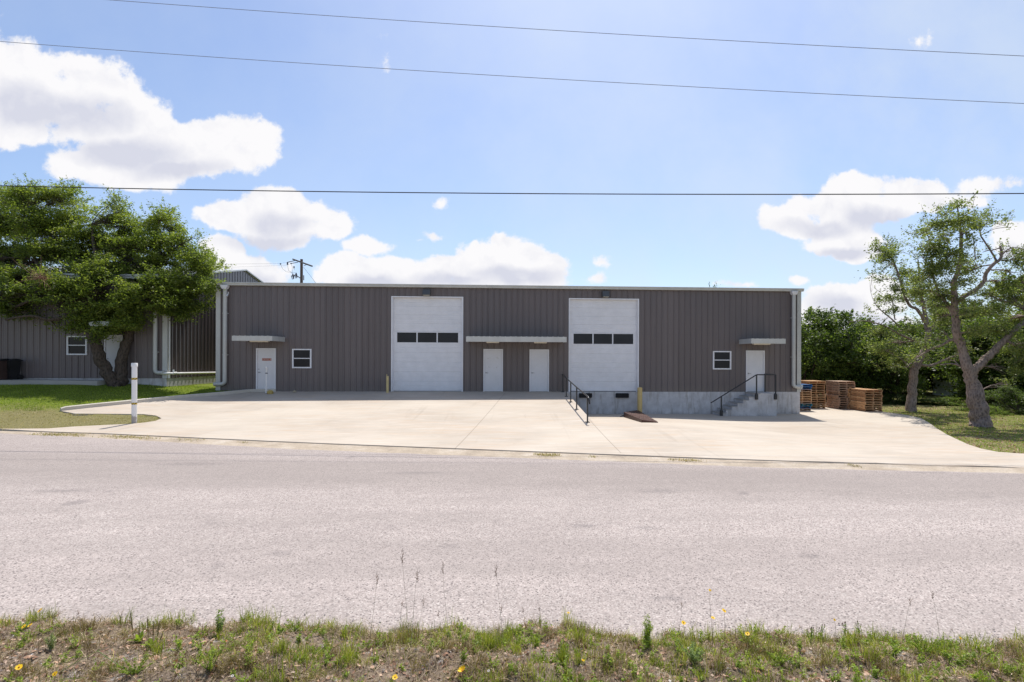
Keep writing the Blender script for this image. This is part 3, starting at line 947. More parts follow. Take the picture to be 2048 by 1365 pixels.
# downspouts with leader heads
def downspout(xc, y, ztop, zbot, dirx, parent, w=.2, head=True, endx=.6, matk='trim'):
    mb = MB()
    r = w/2
    pts = [(xc,y,ztop),(xc,y,zbot+.16)]
    for k in range(1,6):
        a = k/5*math.pi/2
        pts.append((xc+dirx*.16*(1-math.cos(a)), y, zbot+.16-.16*math.sin(a)))
    pts.append((xc+dirx*endx, y, zbot-.01))
    mb.tube(pts, r*.98, 12)
    mb.tube([(xc+dirx*(endx-.08),y,zbot-.005),(xc+dirx*(endx+.01),y,zbot-.01)], r*1.12, 12)
    for zz in (ztop*.35, ztop*.75):
        mb.box(xc-r-.02, xc+r+.02, y-r*.2, y+r+.02, zz, zz+.04)
    o = mb.build('downspout', M[matk], parent)
    if head:
        mb = MB()
        hh = .2; a = w*.86; b = w*.55
        vs = [(xc-b,y-b,ztop-.06),(xc+b,y-b,ztop-.06),(xc+b,y+b,ztop-.06),(xc-b,y+b,ztop-.06),
              (xc-a,y-a*.8,ztop+hh*.35),(xc+a,y-a*.8,ztop+hh*.35),(xc+a,y+b,ztop+hh*.35),(xc-a,y+b,ztop+hh*.35),
              (xc-a,y-a*.8,ztop+hh*.62),(xc+a,y-a*.8,ztop+hh*.62),(xc+a,y+b,ztop+hh*.62),(xc-a,y+b,ztop+hh*.62)]
        fs = [(3,2,1,0),(8,9,10,11)]
        for q in (0,4):
            fs += [(q+k,q+(k+1)%4,q+4+(k+1)%4,q+4+k) for k in range(4)]
        mb.add(vs, fs); mb.build('leader_head', M['white'], o)
    return o
yd = W-.15
downspout(wx(449.7,yd), yd, gz-.13, wz(449,768.5,yd), -1, wh, .19, True, .50)
downspout(wx(1587.3,yd), yd, gz-.13, wz(1587,774,yd), 1, wh, .19, True, .44)
# roll-up doors
def rolldoor(r):
    x0, x1, z0, z1 = r
    z0 = BASEZ
    d = MB()
    sw = .115
    ix0, ix1, iz1 = x0+sw, x1-sw, z1-.10
    yb = W+.11
    # frame: jambs and head with a return back to the door leaf
    root = MB()
    nsec = 16
    ph = (iz1-z0)/nsec
    # leaf: each row is a pressed panel with a groove between
    win0, win1 = 0,0
    zw1 = wz((782)/1, 0) if False else None
    # window band between given heights
    return ix0, ix1, iz1, yb
def make_rolldoor(r, wpx, wy):
    x0, x1, z0, z1 = r
    z0 = BASEZ
    sw = .10
    ix0, ix1, iz1 = x0+sw, x1-sw, z1-.07
    yb = W+.10
    zb0, zb1 = wz(wpx, wy[1], yb), wz(wpx, wy[0], yb)
    mb = MB()
    def rows(za, zb, n):
        p = []
        h = (zb-za)/n
        for i in range(n):
            a = za+i*h
            deep = .007 if i % 2 else .014
            p += [(a, deep), (a+.018, deep), (a+.030, 0), (a+h*.5-.012, 0), (a+h*.5, .004), (a+h*.5+.012, 0), (a+h-.006, 0)]
        p.append((zb, .006))
        return p
    lo = rows(z0+.02, zb0, 10); hi = rows(zb1, iz1, 8)
    for p in (lo, hi):
        vs = []
        for z, dd in p: vs += [(ix0, yb+dd, z), (ix1, yb+dd, z)]
        mb.add(vs, [(2*i, 2*i+1, 2*i+3, 2*i+2) for i in range(len(p)-1)])
    # glazed band rails: solid strips around the panes
    m = .055; pw = (ix1-ix0-.34)
    xa, xb = ix0+.16, ix1-.16
    xs_ = [xa, xa+(xb-xa)*.325, xa+(xb-xa)*.655, xb]
    mb.box(ix0, ix1, yb-.012, yb+.02, zb0-.02, zb0+m-.015)
    mb.box(ix0, ix1, yb-.012, yb+.02, zb1-m+.025, zb1+.01)
    gaps = [(ix0, xs_[0]), (xs_[1]-.03, xs_[1]+.03), (xs_[2]-.03, xs_[2]+.03), (xs_[3], ix1)]
    for a, b in gaps: mb.box(a, b, yb-.010, yb+.02, zb0+m-.0151, zb1-m+.0251)
    leaf = mb.build('roll_up_door', M['white'], wh)
    for a, b in ((xs_[0], xs_[1]-.03), (xs_[1]+.03, xs_[2]-.03), (xs_[2]+.03, xs_[3])):
        q = MB(); q.box(a+.001, b-.001, yb+.012, yb+.018, zb0+m-.014, zb1-m+.024); q.build('window_pane', M['glass'], leaf)
    q = MB(); q.box(ix0, ix1, yb-.015, yb+.03, z0+.0, z0+.022); q.build('bottom_seal', M['rubber'], leaf)
    q = MB()
    q.box(x0-.012, x0+.055, W-.048, W-.034, z0, z1)
    q.box(x1-.055, x1+.012, W-.048, W-.034, z0, z1)
    q.box(x0+.0551, x1-.0551, W-.046, W-.034, z1-.055, z1+.0)
    q.box(x0+.0, x0+.052, W-.0339, yb+.03, z0, z1-.001)
    q.box(x1-.052, x1-.0, W-.0339, yb+.03, z0, z1-.001)
    q.box(x0+.0521, x1-.0521, W-.0339, yb+.03, z1-.052, z1-.0)
    q.box(x0+.0521, x0+sw, yb-.02, yb+.03, z0, z1-.053)
    q.box(x1-sw, x1-.0521, yb-.02, yb+.03, z0, z1-.053)
    q.box(x0+sw+.001, x1-sw-.001, yb-.018, yb+.03, iz1+.002, z1-.053)
    q.build('door_frame', M['white'], leaf)
make_rolldoor(ROLL[0], 855, (664.5, 687.0))
make_rolldoor(ROLL[1], 1207, (667.0, 690.0))
# personnel doors
def make_door(r, parent, mirror=False, sign=False, smudges=False, y=W, zthr=BASEZ):
    x0, x1, z0, z1 = r
    z0 = zthr
    fw = .06
    q = MB()
    q.box(x0-.0, x0+fw, y-.05, y+.06, z0, z1)
    q.box(x1-fw, x1+.0, y-.05, y+.06, z0, z1)
    q.box(x0+fw+.0005, x1-fw-.0005, y-.049, y+.06, z1-fw, z1-.0005)
    d = MB(); d.box(x0+fw+.004, x1-fw-.004, y-.015, y+.03, z0+.03, z1-fw-.004, .003)
    leaf = d.build('door', M['door_white'], parent)
    q.build('door_frame', M['white'], leaf)
    q = MB(); q.box(x0+fw, x1-fw, y-.04, y+.05, z0+.001, z0+.028); q.build('threshold', M['steel'], leaf)
    hx = (x1-fw-.07) if mirror else (x0+fw+.07)
    s = -1 if mirror else 1
    hz = z0+.98
    q = MB()
    q.tube([(hx,y-.015,hz),(hx,y-.03,hz)], .032, 14)
    q.tube([(hx,y-.03,hz),(hx,y-.07,hz),(hx+s*.03,y-.075,hz),(hx+s*.12,y-.075,hz-.005)], .011, 8)
    q.build('door_handle', M['steel'], leaf)
    if sign is True or not mirror:
        pass
    if sign:
        q = MB(); q.tube([(hx,y-.015,hz+.16),(hx,y-.035,hz+.16)], .026, 14); q.build('deadbolt', M['steel'], leaf)
        cx = (x0+x1)/2+.03; cz = z0+(z1-z0)*.742
        q = MB(); q.box(cx-.23, cx+.23, y-.021, y-.0155, cz-.064, cz+.064); so = q.build('office_sign', M['sign_red'], leaf)
        cu_ = bpy.data.curves.new('office_letters', 'FONT'); cu_.body = 'OFFICE'; cu_.size = .13; cu_.align_x = 'CENTER'; cu_.align_y = 'CENTER'; cu_.extrude = .001; cu_.space_character = 1.12
        tmp = bpy.data.objects.new('tmp_text', cu_)
        COL.objects.link(tmp)
        bpy.context.view_layer.update()
        me = bpy.data.meshes.new_from_object(tmp.evaluated_get(bpy.context.evaluated_depsgraph_get()))
        bpy.data.objects.remove(tmp)
        me.transform(Matrix.Translation(Vector((cx, y-.0235, cz)) - root_loc(parent)) @ Matrix.Rotation(R(90), 4, 'X'))
        me.materials.clear(); me.materials.append(M['sign_dark'])
        lo = bpy.data.objects.new('office_letters', me); COL.objects.link(lo); lo.parent = leaf
    if smudges:
        rr = random.Random(3)
        for (u, v, s_) in ((.2,.78,.035),(.32,.79,.02),(.72,.80,.03),(.78,.78,.022),(.24,.58,.028),(.31,.57,.02),(.7,.57,.03),(.77,.60,.02)):
            X = x0+fw+(x1-x0-2*fw)*u; Z = z0+(z1-z0)*v
            n = 9
            pts = [(X+math.cos(k/n*6.283)*s_*rr.uniform(.6,1.1), y-.0165, Z+math.sin(k/n*6.283)*s_*rr.uniform(.6,1.2)) for k in range(n)]
            q = MB(); q.add(pts, [tuple(range(n))]); q.build('scuff_mark', M['scuff'], leaf)
    return leaf
M['sign_red'] = paint('faded_red_sign', (.36,.085,.045), .5, 0, .15, 12)
M['sign_dark'] = paint('dark_sign_lettering', (.62,.55,.50), .5, 0, .1, 12)
M['scuff'] = paint('grey_adhesive_scuff', (.50,.49,.46), .7, 0, .1, 30)
make_door(DOORS[0], wh, sign=True)
make_door(DOORS[1], wh, smudges=True)
make_door(DOORS[2], wh)
make_door(DOORS[3], wh)
def make_window(r, parent, y=W):
    x0, x1, z0, z1 = r
    t = .06
    q = MB()
    q.box(x0-.01, x0+t, y-.055, y+.05, z0, z1)
    q.box(x1-t, x1+.01, y-.055, y+.05, z0, z1)
    q.box(x0+t+.0005, x1-t-.0005, y-.053, y+.05, z1-t, z1)
    q.box(x0+t+.0005, x1-t-.0005, y-.058, y+.05, z0, z0+t*1.1)
    zm = (z0+z1)/2+.01
    q.box(x0+t+.0005, x1-t-.0005, y-.04, y+.03, zm-.022, zm+.022)
    fr = q.build('window', M['white'], parent)
    for a, b, yy in ((z0+t*1.1, zm-.0221, y-.005), (zm+.0221, z1-t, y-.012)):
        q = MB(); q.box(x0+t+.001, x1-t-.001, yy, yy+.006, a, b); q.build('window_pane', M['glass'], fr)
    return fr
for r in WINS: make_window(r, wh)
# canopies
def make_canopy(x0, x1, yw, proj, zt, zb, parent, lights, fh_left=False):
    q = MB()
    yf = yw-proj
    t = .03
    q.box(x0, x1, yf-.002, yf+t, zb, zt)
    q.box(x0, x0+t, yf+t+.0005, yw-.036, zb+.0, zt-.001)
    q.box(x1-t, x1, yf+t+.0005, yw-.036, zb+.0, zt-.001)
    c = q.build('canopy', M['trim'], parent)
    q = MB()
    # ribbed sheet on top
    A = x0+.04
    q.box(x0+t+.001, x1-t-.001, yf+t+.001, yw-.036, zt-.055, zt-.045)
    xx = x0+.10
    while xx < x1-.06:
        q.box(xx-.035, xx+.035, yf+.001, yw-.04, zt-.0447, zt+.012)
        xx += .26
    q.build('canopy_sheet', M['roof'], c)
    for (a, b) in lights:
        q = MB(); yl = yw-proj*.5
        q.box(a, b, yl-.09, yl+.09, zb-.025, zb+.12, .01); l = q.build('light_fixture', M['fixture'], c)
        q = MB(); q.box(a+.02, b-.02, yl-.075, yl+.075, zb-.04, zb-.0255, .006); q.build('diffuser', M['fixture'], l)
    return c
PR = 1.4
yf = W-PR; yl = W-.7
x1 = wx(570.6); x0 = wx(463.6, yf)
zt, zb = wz(500,672.2,yf), wz(500,682.0,yf)
make_canopy(x0, x1, W, PR, zt, zb, wh, [(wx(500.8,yl), wx(537.5,yl))])
zt, zb = wz(1032,673.8,yf), wz(1032,684.3,yf)
make_canopy(wx(932,yf), wx(1133.2,yf), W, PR, zt, zb, wh, [(wx(973,yl), wx(998.3,yl)), (wx(1068,yl), wx(1093.5,yl))])
zt, zb = wz(1530,677.8,yf), wz(1530,687.6,yf)
make_canopy(wx(1477), wx(1571.3,yf), W, PR, zt, zb, wh, [(wx(1506,yl), wx(1540,yl))])
# wall lamps over the roll-up doors
for (a, b, t_, b_) in ((846,861.5,580,591.5),(1203,1216.8,583.3,595)):
    q = MB(); ya = W-.036
    x0, x1 = wx(a), wx(b); z0, z1 = wz(a,b_), wz(a,t_)
    vs = [(x0,ya,z0),(x1,ya,z0),(x1,ya,z1),(x0,ya,z1),(x0+.01,ya-.26,z0+.02),(x1-.01,ya-.26,z0+.02),(x1-.01,ya-.16,z1-.01),(x0+.01,ya-.16,z1-.01)]
    q.add(vs, [(0,3,2,1)[::-1],(4,5,6,7),(0,1,5,4),(1,2,6,5),(2,3,7,6),(3,0,4,7)])
    l = q.build('wall_lamp', M['lampgrey'], wh)
    q = MB(); q.box(x0+.04, x1-.04, ya-.22, ya-.05, z0-.012, z0+.001); q.build('lamp_lens', M['fixture'], l)
# little bracket light near left corner
q = MB(); X = wx(457.3); Z = wz(457,590)
q.box(X-.02, X+.02, W-.07, W-.034, Z-.02, Z+.14); q.tube([(X,W-.07,Z+.05),(X,W-.16,Z-.04),(X,W-.17,Z-.09)], [.02,.03,.05], 10)
q.build('bracket_light', M['white'], wh)
# rubber dock bumpers
for a, b in ((1159,1182.8),(1232,1256)):
    q = MB(); x0, x1 = wx(a), wx(b); z0, z1 = wz(a,795.8), wz(a,786.6)
    for k in range(5):
        h = (z1-z0)/5
        q.box(x0+random.uniform(0,.012), x1-random.uniform(0,.012), W-.15, W-.036, z0+k*h+.003, z0+(k+1)*h-.002, .004)
    q.box(x0-.02, x0+.03, W-.155, W-.034, z0+.02, z1-.02); q.box(x1-.03, x1+.02, W-.155, W-.034, z0+.02, z1-.02)
    q.build('dock_bumper', M['rubber'], wh)

# ------------------------------------------------------------------ concrete stairs to the right-hand door
px0, px1 = wx(1509.8, W-1.1), wx(1554, W-1.1)
nst = 7; gzr = terrain(14, W, 'pad')+.02
rise = (-.02-gzr)/nst; tread = .295
st = thing('concrete_stairs', ((px0+px1)/2, W-.55, gzr), 'grey concrete stoop with seven steps below the right-hand white door', 'stairs')
q = MB()
poly = [(px1, gzr-.2)]
poly.append((px1, -.02)); poly.append((px0, -.02))
x = px0; z = -.02
for k in range(nst-1):
    z -= rise; poly.append((x, z)); x -= tread; poly.append((x, z))
poly.append((x, gzr-.2))
n = len(poly)
# each step gets a small nosing: extrude profile along Y
vs = [(a, W-1.1, b) for a, b in poly] + [(a, W-.038, b) for a, b in poly]
q.add(vs, [tuple(range(n)), tuple(range(2*n-1, n-1, -1))] + [(k, n+k, n+(k+1)%n, (k+1)%n) for k in range(n)])
q.build('steps', M['found'], st)
q = MB(); x = px0; z = -.02
q.box(px0-.02, px0+.3, W-1.115, W-.04, -.06, -.012)
for k in range(nst-1):
    z -= rise
    q.box(x-tread-.02, x+.0, W-1.112, W-.04, z-.035, z+.004); x -= tread
q.build('step_nosing', M['path'], st)

def railing(name, label, cat, posts, rail_pts, base_pts, shoe):
    root = thing(name, base_pts[0], label, cat)
    for (p, zt) in posts:
        q = MB(); w = .024
        q.box(p[0]-w, p[0]+w, p[1]-w, p[1]+w, p[2]+.012, zt)
        po = q.build('post', M['black_steel'], root)
        q = MB()
        if shoe == 'plate':
            q.box(p[0]-.075, p[0]+.075, p[1]-.075, p[1]+.075, p[2]-.01, p[2]+.0125)
            for a in (-.05,.05):
                for b in (-.05,.05): q.tube([(p[0]+a,p[1]+b,p[2]+.012),(p[0]+a,p[1]+b,p[2]+.03)], .01, 6)
            q.build('base_plate', M['black_steel'], po)
    q = MB()
    q.tube(rail_pts, .027, 8)
    q.build('handrail', M['black_steel'], root)
    return root
# ramp railing
posts = []; rail = []
ysr = [25.72, 24.05, 22.25, 20.2, 17.3]
zs = [terrain(RAILX, y, 'ramp')+.02 for y in ysr]
tops = [z+.90 for z in zs]
for y, z, t in zip(ysr, zs, tops): posts.append(((RAILX, y, z), t))
rail = [(RAILX, y, t) for y, t in zip(ysr, tops)]
rail = [(RAILX, 25.9, tops[0]+.0)] + rail
rail[-1] = (RAILX, 17.2, tops[-1])
rail += [(RAILX, 17.08, tops[-1]-.03), (RAILX+.01, 17.02, tops[-1]-.10), (RAILX+.03, 17.03, tops[-1]-.24)]
railing('ramp_railing', 'black steel handrail with five posts sloping down the edge of the drive', 'railing', posts, rail, [(RAILX, 21.5, zs[2])], 'plate')
# stair railing
yr = W-1.16
def sx(px): return wx(px, yr)
def sz(px, py): return wz(px, py, yr)
xa, xb, xc = sx(1443.2), sx(1513.4), sx(1551.6)
zr = .93
za = gzr+rise*.9
root = thing('stair_railing', (xb, yr, gzr), 'black steel handrail with chunky post shoes on the concrete stoop', 'railing')
slope = (zr - (za+.86))/(xb-xa)
for x, z0_, z1_, sh_ in ((xa, gzr+.03, zr-slope*(xb-xa), 1), (xb, -.33, zr, 1), (xc, -.33, zr, 1)):
    q = MB(); q.box(x-.026, x+.026, yr-.026, yr+.026, z0_+.02, z1_)
    po = q.build('post', M['black_steel'], root)
    q = MB()
    for (a, b, w0, w1) in ((0,.24,.065,.065),(.24,.32,.065,.032)):
        vs = [(x-w0,yr-w0*.7,z0_+a),(x+w0,yr-w0*.7,z0_+a),(x+w0,yr+.06,z0_+a),(x-w0,yr+.06,z0_+a),
              (x-w1,yr-w1*.7,z0_+b),(x+w1,yr-w1*.7,z0_+b),(x+w1,yr+.06,z0_+b),(x-w1,yr+.06,z0_+b)]
        q.add(vs, [(3,2,1,0),(4,5,6,7)]+[(k,(k+1)%4,4+(k+1)%4,4+k) for k in range(4)])
    q.build('post_shoe', M['black_steel'], po)
q = MB(); q.box(xc-.026, xc+.026, W-.12, W-.07, -.012, zr); q.build('post', M['black_steel'], root)
q = MB(); q.tube([(xa-.55, yr, zr-slope*(xb-xa+.55)), (xb-.03, yr, zr-slope*.03), (xb+.03, yr, zr), (xc-.02, yr, zr), (xc, yr+.03, zr), (xc, W-.05, zr)], .03, 8)
q.build('handrail', M['black_steel'], root)

# ------------------------------------------------------------------ bollards, posts, dock plate, stones
def bollard(name, x, y, z, h, r, mat, label, cat, dome=True, parts=None):
    root = thing(name, (x, y, z), label, cat)
    q = MB()
    pts = [(x,y,z-.1),(x,y,z+h)]; rd = [r,r]
    if dome:
        for k in range(1,6):
            a = k/5*math.pi/2
            pts.append((x,y,z+h+r*.35*math.sin(a))); rd.append(r*max(.02,math.cos(a)))
    q.tube(pts, rd, 20)
    q.build('pipe', mat, root)
    return root
yb_ = W-.55
bx = wx(1280,yb_); zb_ = terrain(bx, yb_, 'pad')+.02
rb = bollard('bollard', bx, yb_, zb_, wz(1280,776.5,yb_)-zb_, .125, M['yellow'], 'tall faded yellow steel bollard beside the brown dock plate', 'bollard')
q = MB(); q.tube([(bx,yb_,zb_+.0),(bx,yb_,zb_+.04)], .145, 20); q.build('base_ring', M['yellow'], rb)
yb_ = W-.45
bx = wx(775.2,yb_); zb_ = terrain(bx, yb_, 'ramp')+.02
rb = bollard('bollard', bx, yb_, zb_, .82, .062, M['paleyellow'], 'thin pale yellow bollard at the left foot of the left roll-up door', 'bollard')
q = MB(); q.tube([(bx-.035,yb_,zb_+.80),(bx-.035,yb_,zb_+.93)], .018, 8); q.build('locking_pin', M['paleyellow'], rb)
# tall marker post in the grass tongue
p = G(268.5, 847.5); Zt = U(268.5, 726.5, p.y).z
post = thing('marker_post', (p.x, p.y, p.z), 'tall thick white pipe post with two hazard tape bands in the grass tongue', 'post')
q = MB(); q.tube([(p.x,p.y,p.z-.1),(p.x,p.y,Zt-.12)], .080, 24); q.build('pipe', M['scuffpvc'], post)
q = MB(); q.tube([(p.x,p.y,Zt-.13),(p.x,p.y,Zt-.02),(p.x,p.y,Zt)], [.094,.094,.082], 24); q.build('cap', M['pvc'], post)
for py in (758, 807.5):
    zz = U(268, py, p.y).z
    q = MB(); q.tube([(p.x,p.y,zz-.035),(p.x,p.y,zz+.035)], .0822, 24, cap=False)
    q.build('tape_band', M['tape'], post)
# clean-out post by the office door
yb_ = W-.75; bx = wx(532.6, yb_); z0_ = terrain(bx, yb_, 'ramp')+.15
post = thing('marker_post', (bx, yb_, z0_), 'thin white pipe post with a dark collar in front of the office door', 'post')
zt_ = wz(533,733,yb_)
q = MB(); q.tube([(bx,yb_,z0_-.1),(bx+.012,yb_,zt_-.36)], .036, 14); q.build('pipe', M['pvc'], post)
q = MB(); q.tube([(bx+.012,yb_,zt_-.36),(bx+.014,yb_,zt_-.32)], .055, 14); q.build('collar', M['black_steel'], post)
q = MB(); q.tube([(bx+.014,yb_,zt_-.32),(bx+.02,yb_,zt_-.11),(bx+.02,yb_,zt_-.10),(bx+.02,yb_,zt_-.01),(bx+.02,yb_,zt_)], [.042,.042,.054,.054,.04], 14); q.build('cap', M['pvc'], post)
def rock(name, x, y, z, sx_, sy_, sz_, mat, label, cat='rock', seed=0):
    import bmesh
    bm = bmesh.new(); bmesh.ops.create_icosphere(bm, subdivisions=3, radius=1)
    for v in bm.verts:
        n = 1+.35*mnoise.noise(v.co*1.5+Vector((seed,0,0)))+.12*mnoise.noise(v.co*4+Vector((seed,0,0)))
        v.co = Vector((v.co.x*sx_*n, v.co.y*sy_*n, max(v.co.z, -.4)*sz_*n))
    me = bpy.data.meshes.new(name); bm.to_mesh(me); bm.free(); me.materials.append(mat)
    o = bpy.data.objects.new(name, me); COL.objects.link(o); o.location = (x, y, z)
    return tag(o, label, cat)
rock('rock', wx(541.5,W-.8), W-.8, terrain(-11,W-.8,'ramp')+.06, .15,.12,.14, M['yrock'], 'ochre rock lying at the foot of the thin white post by the office door')
rock('rock', wx(589.5,W-.35), W-.35, terrain(-9,W-.35,'ramp')+.05, .08,.07,.07, M['rock'], 'small pale stone at the wall foot beneath the left window', seed=4)
# dock plate
def gp(px, py): 
    return G(px, py, 'pad')
A_, B_, C_, D_ = gp(1247.5,835.5), gp(1283,846.5), gp(1316,847), gp(1276,829.5)
zt = .02
dp = thing('dock_plate', ((A_.x+C_.x)/2, (A_.y+C_.y)/2, A_.z+.02), 'wedge-shaped rusty brown steel dock plate lying on the concrete', 'dock plate')
q = MB()
base = [A_, B_, C_, D_]; hs = [.23, .10, .03, .21]
lo_ = [(v.x, v.y, v.z+.022) for v in base]; hi_ = [(v.x, v.y, v.z+.022+h) for v, h in zip(base, hs)]
q.add(lo_+hi_, [(3,2,1,0),(4,5,6,7)]+[(k,(k+1)%4,4+(k+1)%4,4+k) for k in range(4)])
def q3(u, v):
    a = Vector(hi_[0]).lerp(Vector(hi_[1]), u); b = Vector(hi_[3]).lerp(Vector(hi_[2]), u)
    return a.lerp(b, v)+Vector((0,0,.006))
for i in range(9):
    for j in range(7):
        u, v = (i+.5)/9, (j+.5)/7
        c = q3(u, v); dd = Vector((.035, .02 if (i+j)%2 else -.02, 0))
        q.tube([c-dd, c+dd], .006, 5)
q.build('wedge', M['rust'], dp)
q = MB(); a = Vector(lo_[0]); q.tube([a+Vector((.05,0,.1)), a+Vector((-.08,-.05,.06)), a+Vector((-.2,-.12,.02))], .022, 8); q.build('lift_hook', M['black_steel'], dp)

# ================================================================== neighbouring building
WL = 26.1
XC = U(333.5, 757, WL).x
FZ = .65
XLL = -42.0; RDEP = 14.6
nb = thing('neighbour_building', (-24, WL, FZ), 'taller gabled ribbed metal building half hidden by the dense live oak', 'building')
EV2 = 5.75; RIDGE = 7.35; yr_ = WL+RDEP/2
NWIN = (U(135.2,690,WL).x, U(174.8,690,WL).x, U(155,710.5,WL).z, U(155,672.3,WL).z)
NDOOR = (U(209.5,690,WL).x, U(246.5,690,WL).x, FZ, U(225,670.3,WL).z)
mb = MB()
ops = [NWIN, NDOOR]
cuts = sorted([XLL, XC] + [o[0] for o in ops] + [o[1] for o in ops])
for a, b in zip(cuts[:-1], cuts[1:]):
    mid = (a+b)/2; segs = [(FZ, EV2)]
    for o in ops:
        if o[0] < mid < o[1]:
            ns = []
            for s in segs:
                if o[2] > s[0]+.01: ns.append((s[0], o[2]))
                if o[3] < s[1]: ns.append((o[3], s[1]))
            segs = ns
    for s in segs: ribbed(mb, (0,WL,0), (1,0,0), (0,-1,0), a, b, s[0], s[1])
mb.build('wall', M['clad'], nb)
mb = MB()
ribbed(mb, (XC,0,0), (0,1,0), (1,0,0), WL, WL+RDEP, FZ, lambda a: EV2+(RIDGE-EV2)*(1-abs((a-WL)/RDEP*2-1)), h=.03, minor=False)
mb.build('gable_wall', M['gloss'], nb)
mb = MB(); mb.box(XLL, XC-.02, WL+.02, WL+RDEP-.02, -.6, FZ-.004); mb.build('foundation', M['found'], nb)
mb = MB()
yy = [(WL-.2, EV2-.02), (yr_, RIDGE+.0), (WL+RDEP+.2, EV2-.02)]
x0, x1 = XLL-.1, XC+.14
vs = []
for (y, z) in yy: vs += [(x0,y,z+.01),(x1,y,z+.01),(x0,y,z+.09),(x1,y,z+.09)]
fs = []
for i in range(2):
    a, b = i*4, (i+1)*4
    fs += [(a+2,a+3,b+3,b+2),(a+1,a,b,b+1),(a,a+2,b+2,b),(a+3,a+1,b+1,b+3)]
fs += [(0,1,3,2),(9,8,10,11)]
mb.add(vs, fs); mb.build('roof', M['roof'], nb)
mb = MB(); mb.box(x0, x1, WL-.2, WL-.05, EV2-.14, EV2+.02); mb.build('gutter', M['trim'], nb)
mb = MB(); corner(mb, XC, 1, WL, FZ, EV2-.1, .19, .036); mb.build('corner_trim', M['trim'], nb)
make_window(NWIN, nb, WL)
dl = make_door(NDOOR, nb, y=WL, zthr=FZ)
zt, zb = U(220,643.5,WL-1.3).z, U(220,652.5,WL-1.3).z
make_canopy(U(178,650,WL-1.3).x, U(256,650,WL-.1).x, WL, 1.3, zt, zb, nb, [])
yd = WL-.13
downspout(U(310.3,700,yd).x, yd, EV2-.2, U(310,745.8,yd).z, 1, nb, .19, False, .42)
# thin white conduit on the corner
q = MB(); xq = XC+.10; 
q.tube([(xq,WL+.06,5.3),(xq,WL+.06,1.0)], .022, 8)
q.tube([(xq,WL+.06,4.95),(xq,WL+.06,5.15)], .05, 8)
q.build('conduit', M['pvc'], nb)
zp = U(330,747,WL).z
q = MB(); q.tube([(XC-.15,WL-.13,zp),(XC+.16,WL-.1,zp),(XC+.19,WL+.2,zp-.01),(XC+.19,WL+6.0,zp-.11)], .052, 10)
for yy_ in (WL+.15, WL+.3): q.tube([(XC+.19,yy_,zp),(XC+.19,yy_+.12,zp)], .066, 10)
q.tube([(XC+.19,WL+.22,zp),(XC+.19,WL+.22,zp+.18)], .04, 10); q.tube([(XC+.12,WL-.02,zp-.25),(XC+.12,WL-.02,zp)], .03, 8)
q.build('drain_pipe', M['pvc'], nb)
# path in front of it
pp = [(XLL, WL-1.3), (-24.9, WL-1.25), (-22.5, WL-1.05), (-20.0, WL-.9), (-19.6, WL-.06), (XLL, WL-.06)]
sheet('path', pp, lambda x, y: lerp(.42, .47, sm((-x-18)/6)), M['path'], .8, .12, .5)

# wheelie bins
def bin_(x, y, z, mat, lidm, label, w=.60, d=.72, h=1.06, rz=0):
    root = thing('wheeled_bin', (x, y, z), label, 'wheeled bin', 'wheeled bins beside the neighbouring building', rz)
    q = MB()
    a, b = w/2*.82, w/2; c, e = d/2*.74, d/2
    vs = [(-a,-c,.06),(a,-c,.06),(a,c,.02),(-a,c,.02),(-b,-e,h*.88),(b,-e,h*.88),(b,e,h*.93),(-b,e,h*.93)]
    q.add(vs, [(3,2,1,0),(4,5,6,7)]+[(k,(k+1)%4,4+(k+1)%4,4+k) for k in range(4)])
    q.box(-b-.015, b+.015, -e-.015, e+.015, h*.86, h*.895)
    q.box(-a*.5, a*.5, -e*.93-.02, -e*.90, h*.36, h*.40); q.box(-a*.5, a*.5, -e*.95-.02, -e*.93, h*.55, h*.60)
    q.build_local('body', mat, root)
    q = MB()
    n = 8; vs = []
    for i in range(n+1):
        t = i/n; yy = lerp(-e-.03, e+.05, t); zz = h*.90+.09*math.sin(math.pi*min(1,t*1.02))**.7
        vs += [(-b-.02,yy,zz),(b+.02,yy,zz),(-b-.02,yy,h*.885),(b+.02,yy,h*.885)]
    fs = []
    for i in range(n):
        k = i*4; m = k+4
        fs += [(k,k+1,m+1,m),(k+2,k,m,m+2),(k+1,k+3,m+3,m+1),(k+3,k+2,m+2,m+3)]
    fs += [(0,2,3,1),(n*4+1,n*4+3,n*4+2,n*4)]
    q.add(vs, fs); l = q.build_local('lid', lidm, root)
    q = MB(); q.tube([(-b*.9,e+.09,h*.9),(b*.9,e+.09,h*.9)], .018, 8); q.build_local('handle', lidm, root)
    for s in (-1, 1):
        q = MB(); q.tube([(s*(a+.01),c+.02,.13),(s*(a+.07),c+.02,.13)], .13, 16); q.build_local('wheel', M['rubber'], root)
    return root
zb_ = .57
P1 = U(-8, 757, WL-1.0); P2 = U(17, 757, WL-.6)
bin_(P1.x, WL-.86, zb_+.0, M['bin_brown'], M['bin_black'], 'brown wheeled bin with dark lid, nearest the left edge of the photo', rz=.1)
bin_(P2.x, WL-.50, zb_+.0, M["bin_black"], M["bin_black"], 'black wheeled bin just right of the brown one, by the ribbed wall', w=.5, d=.55, rz=-.06)

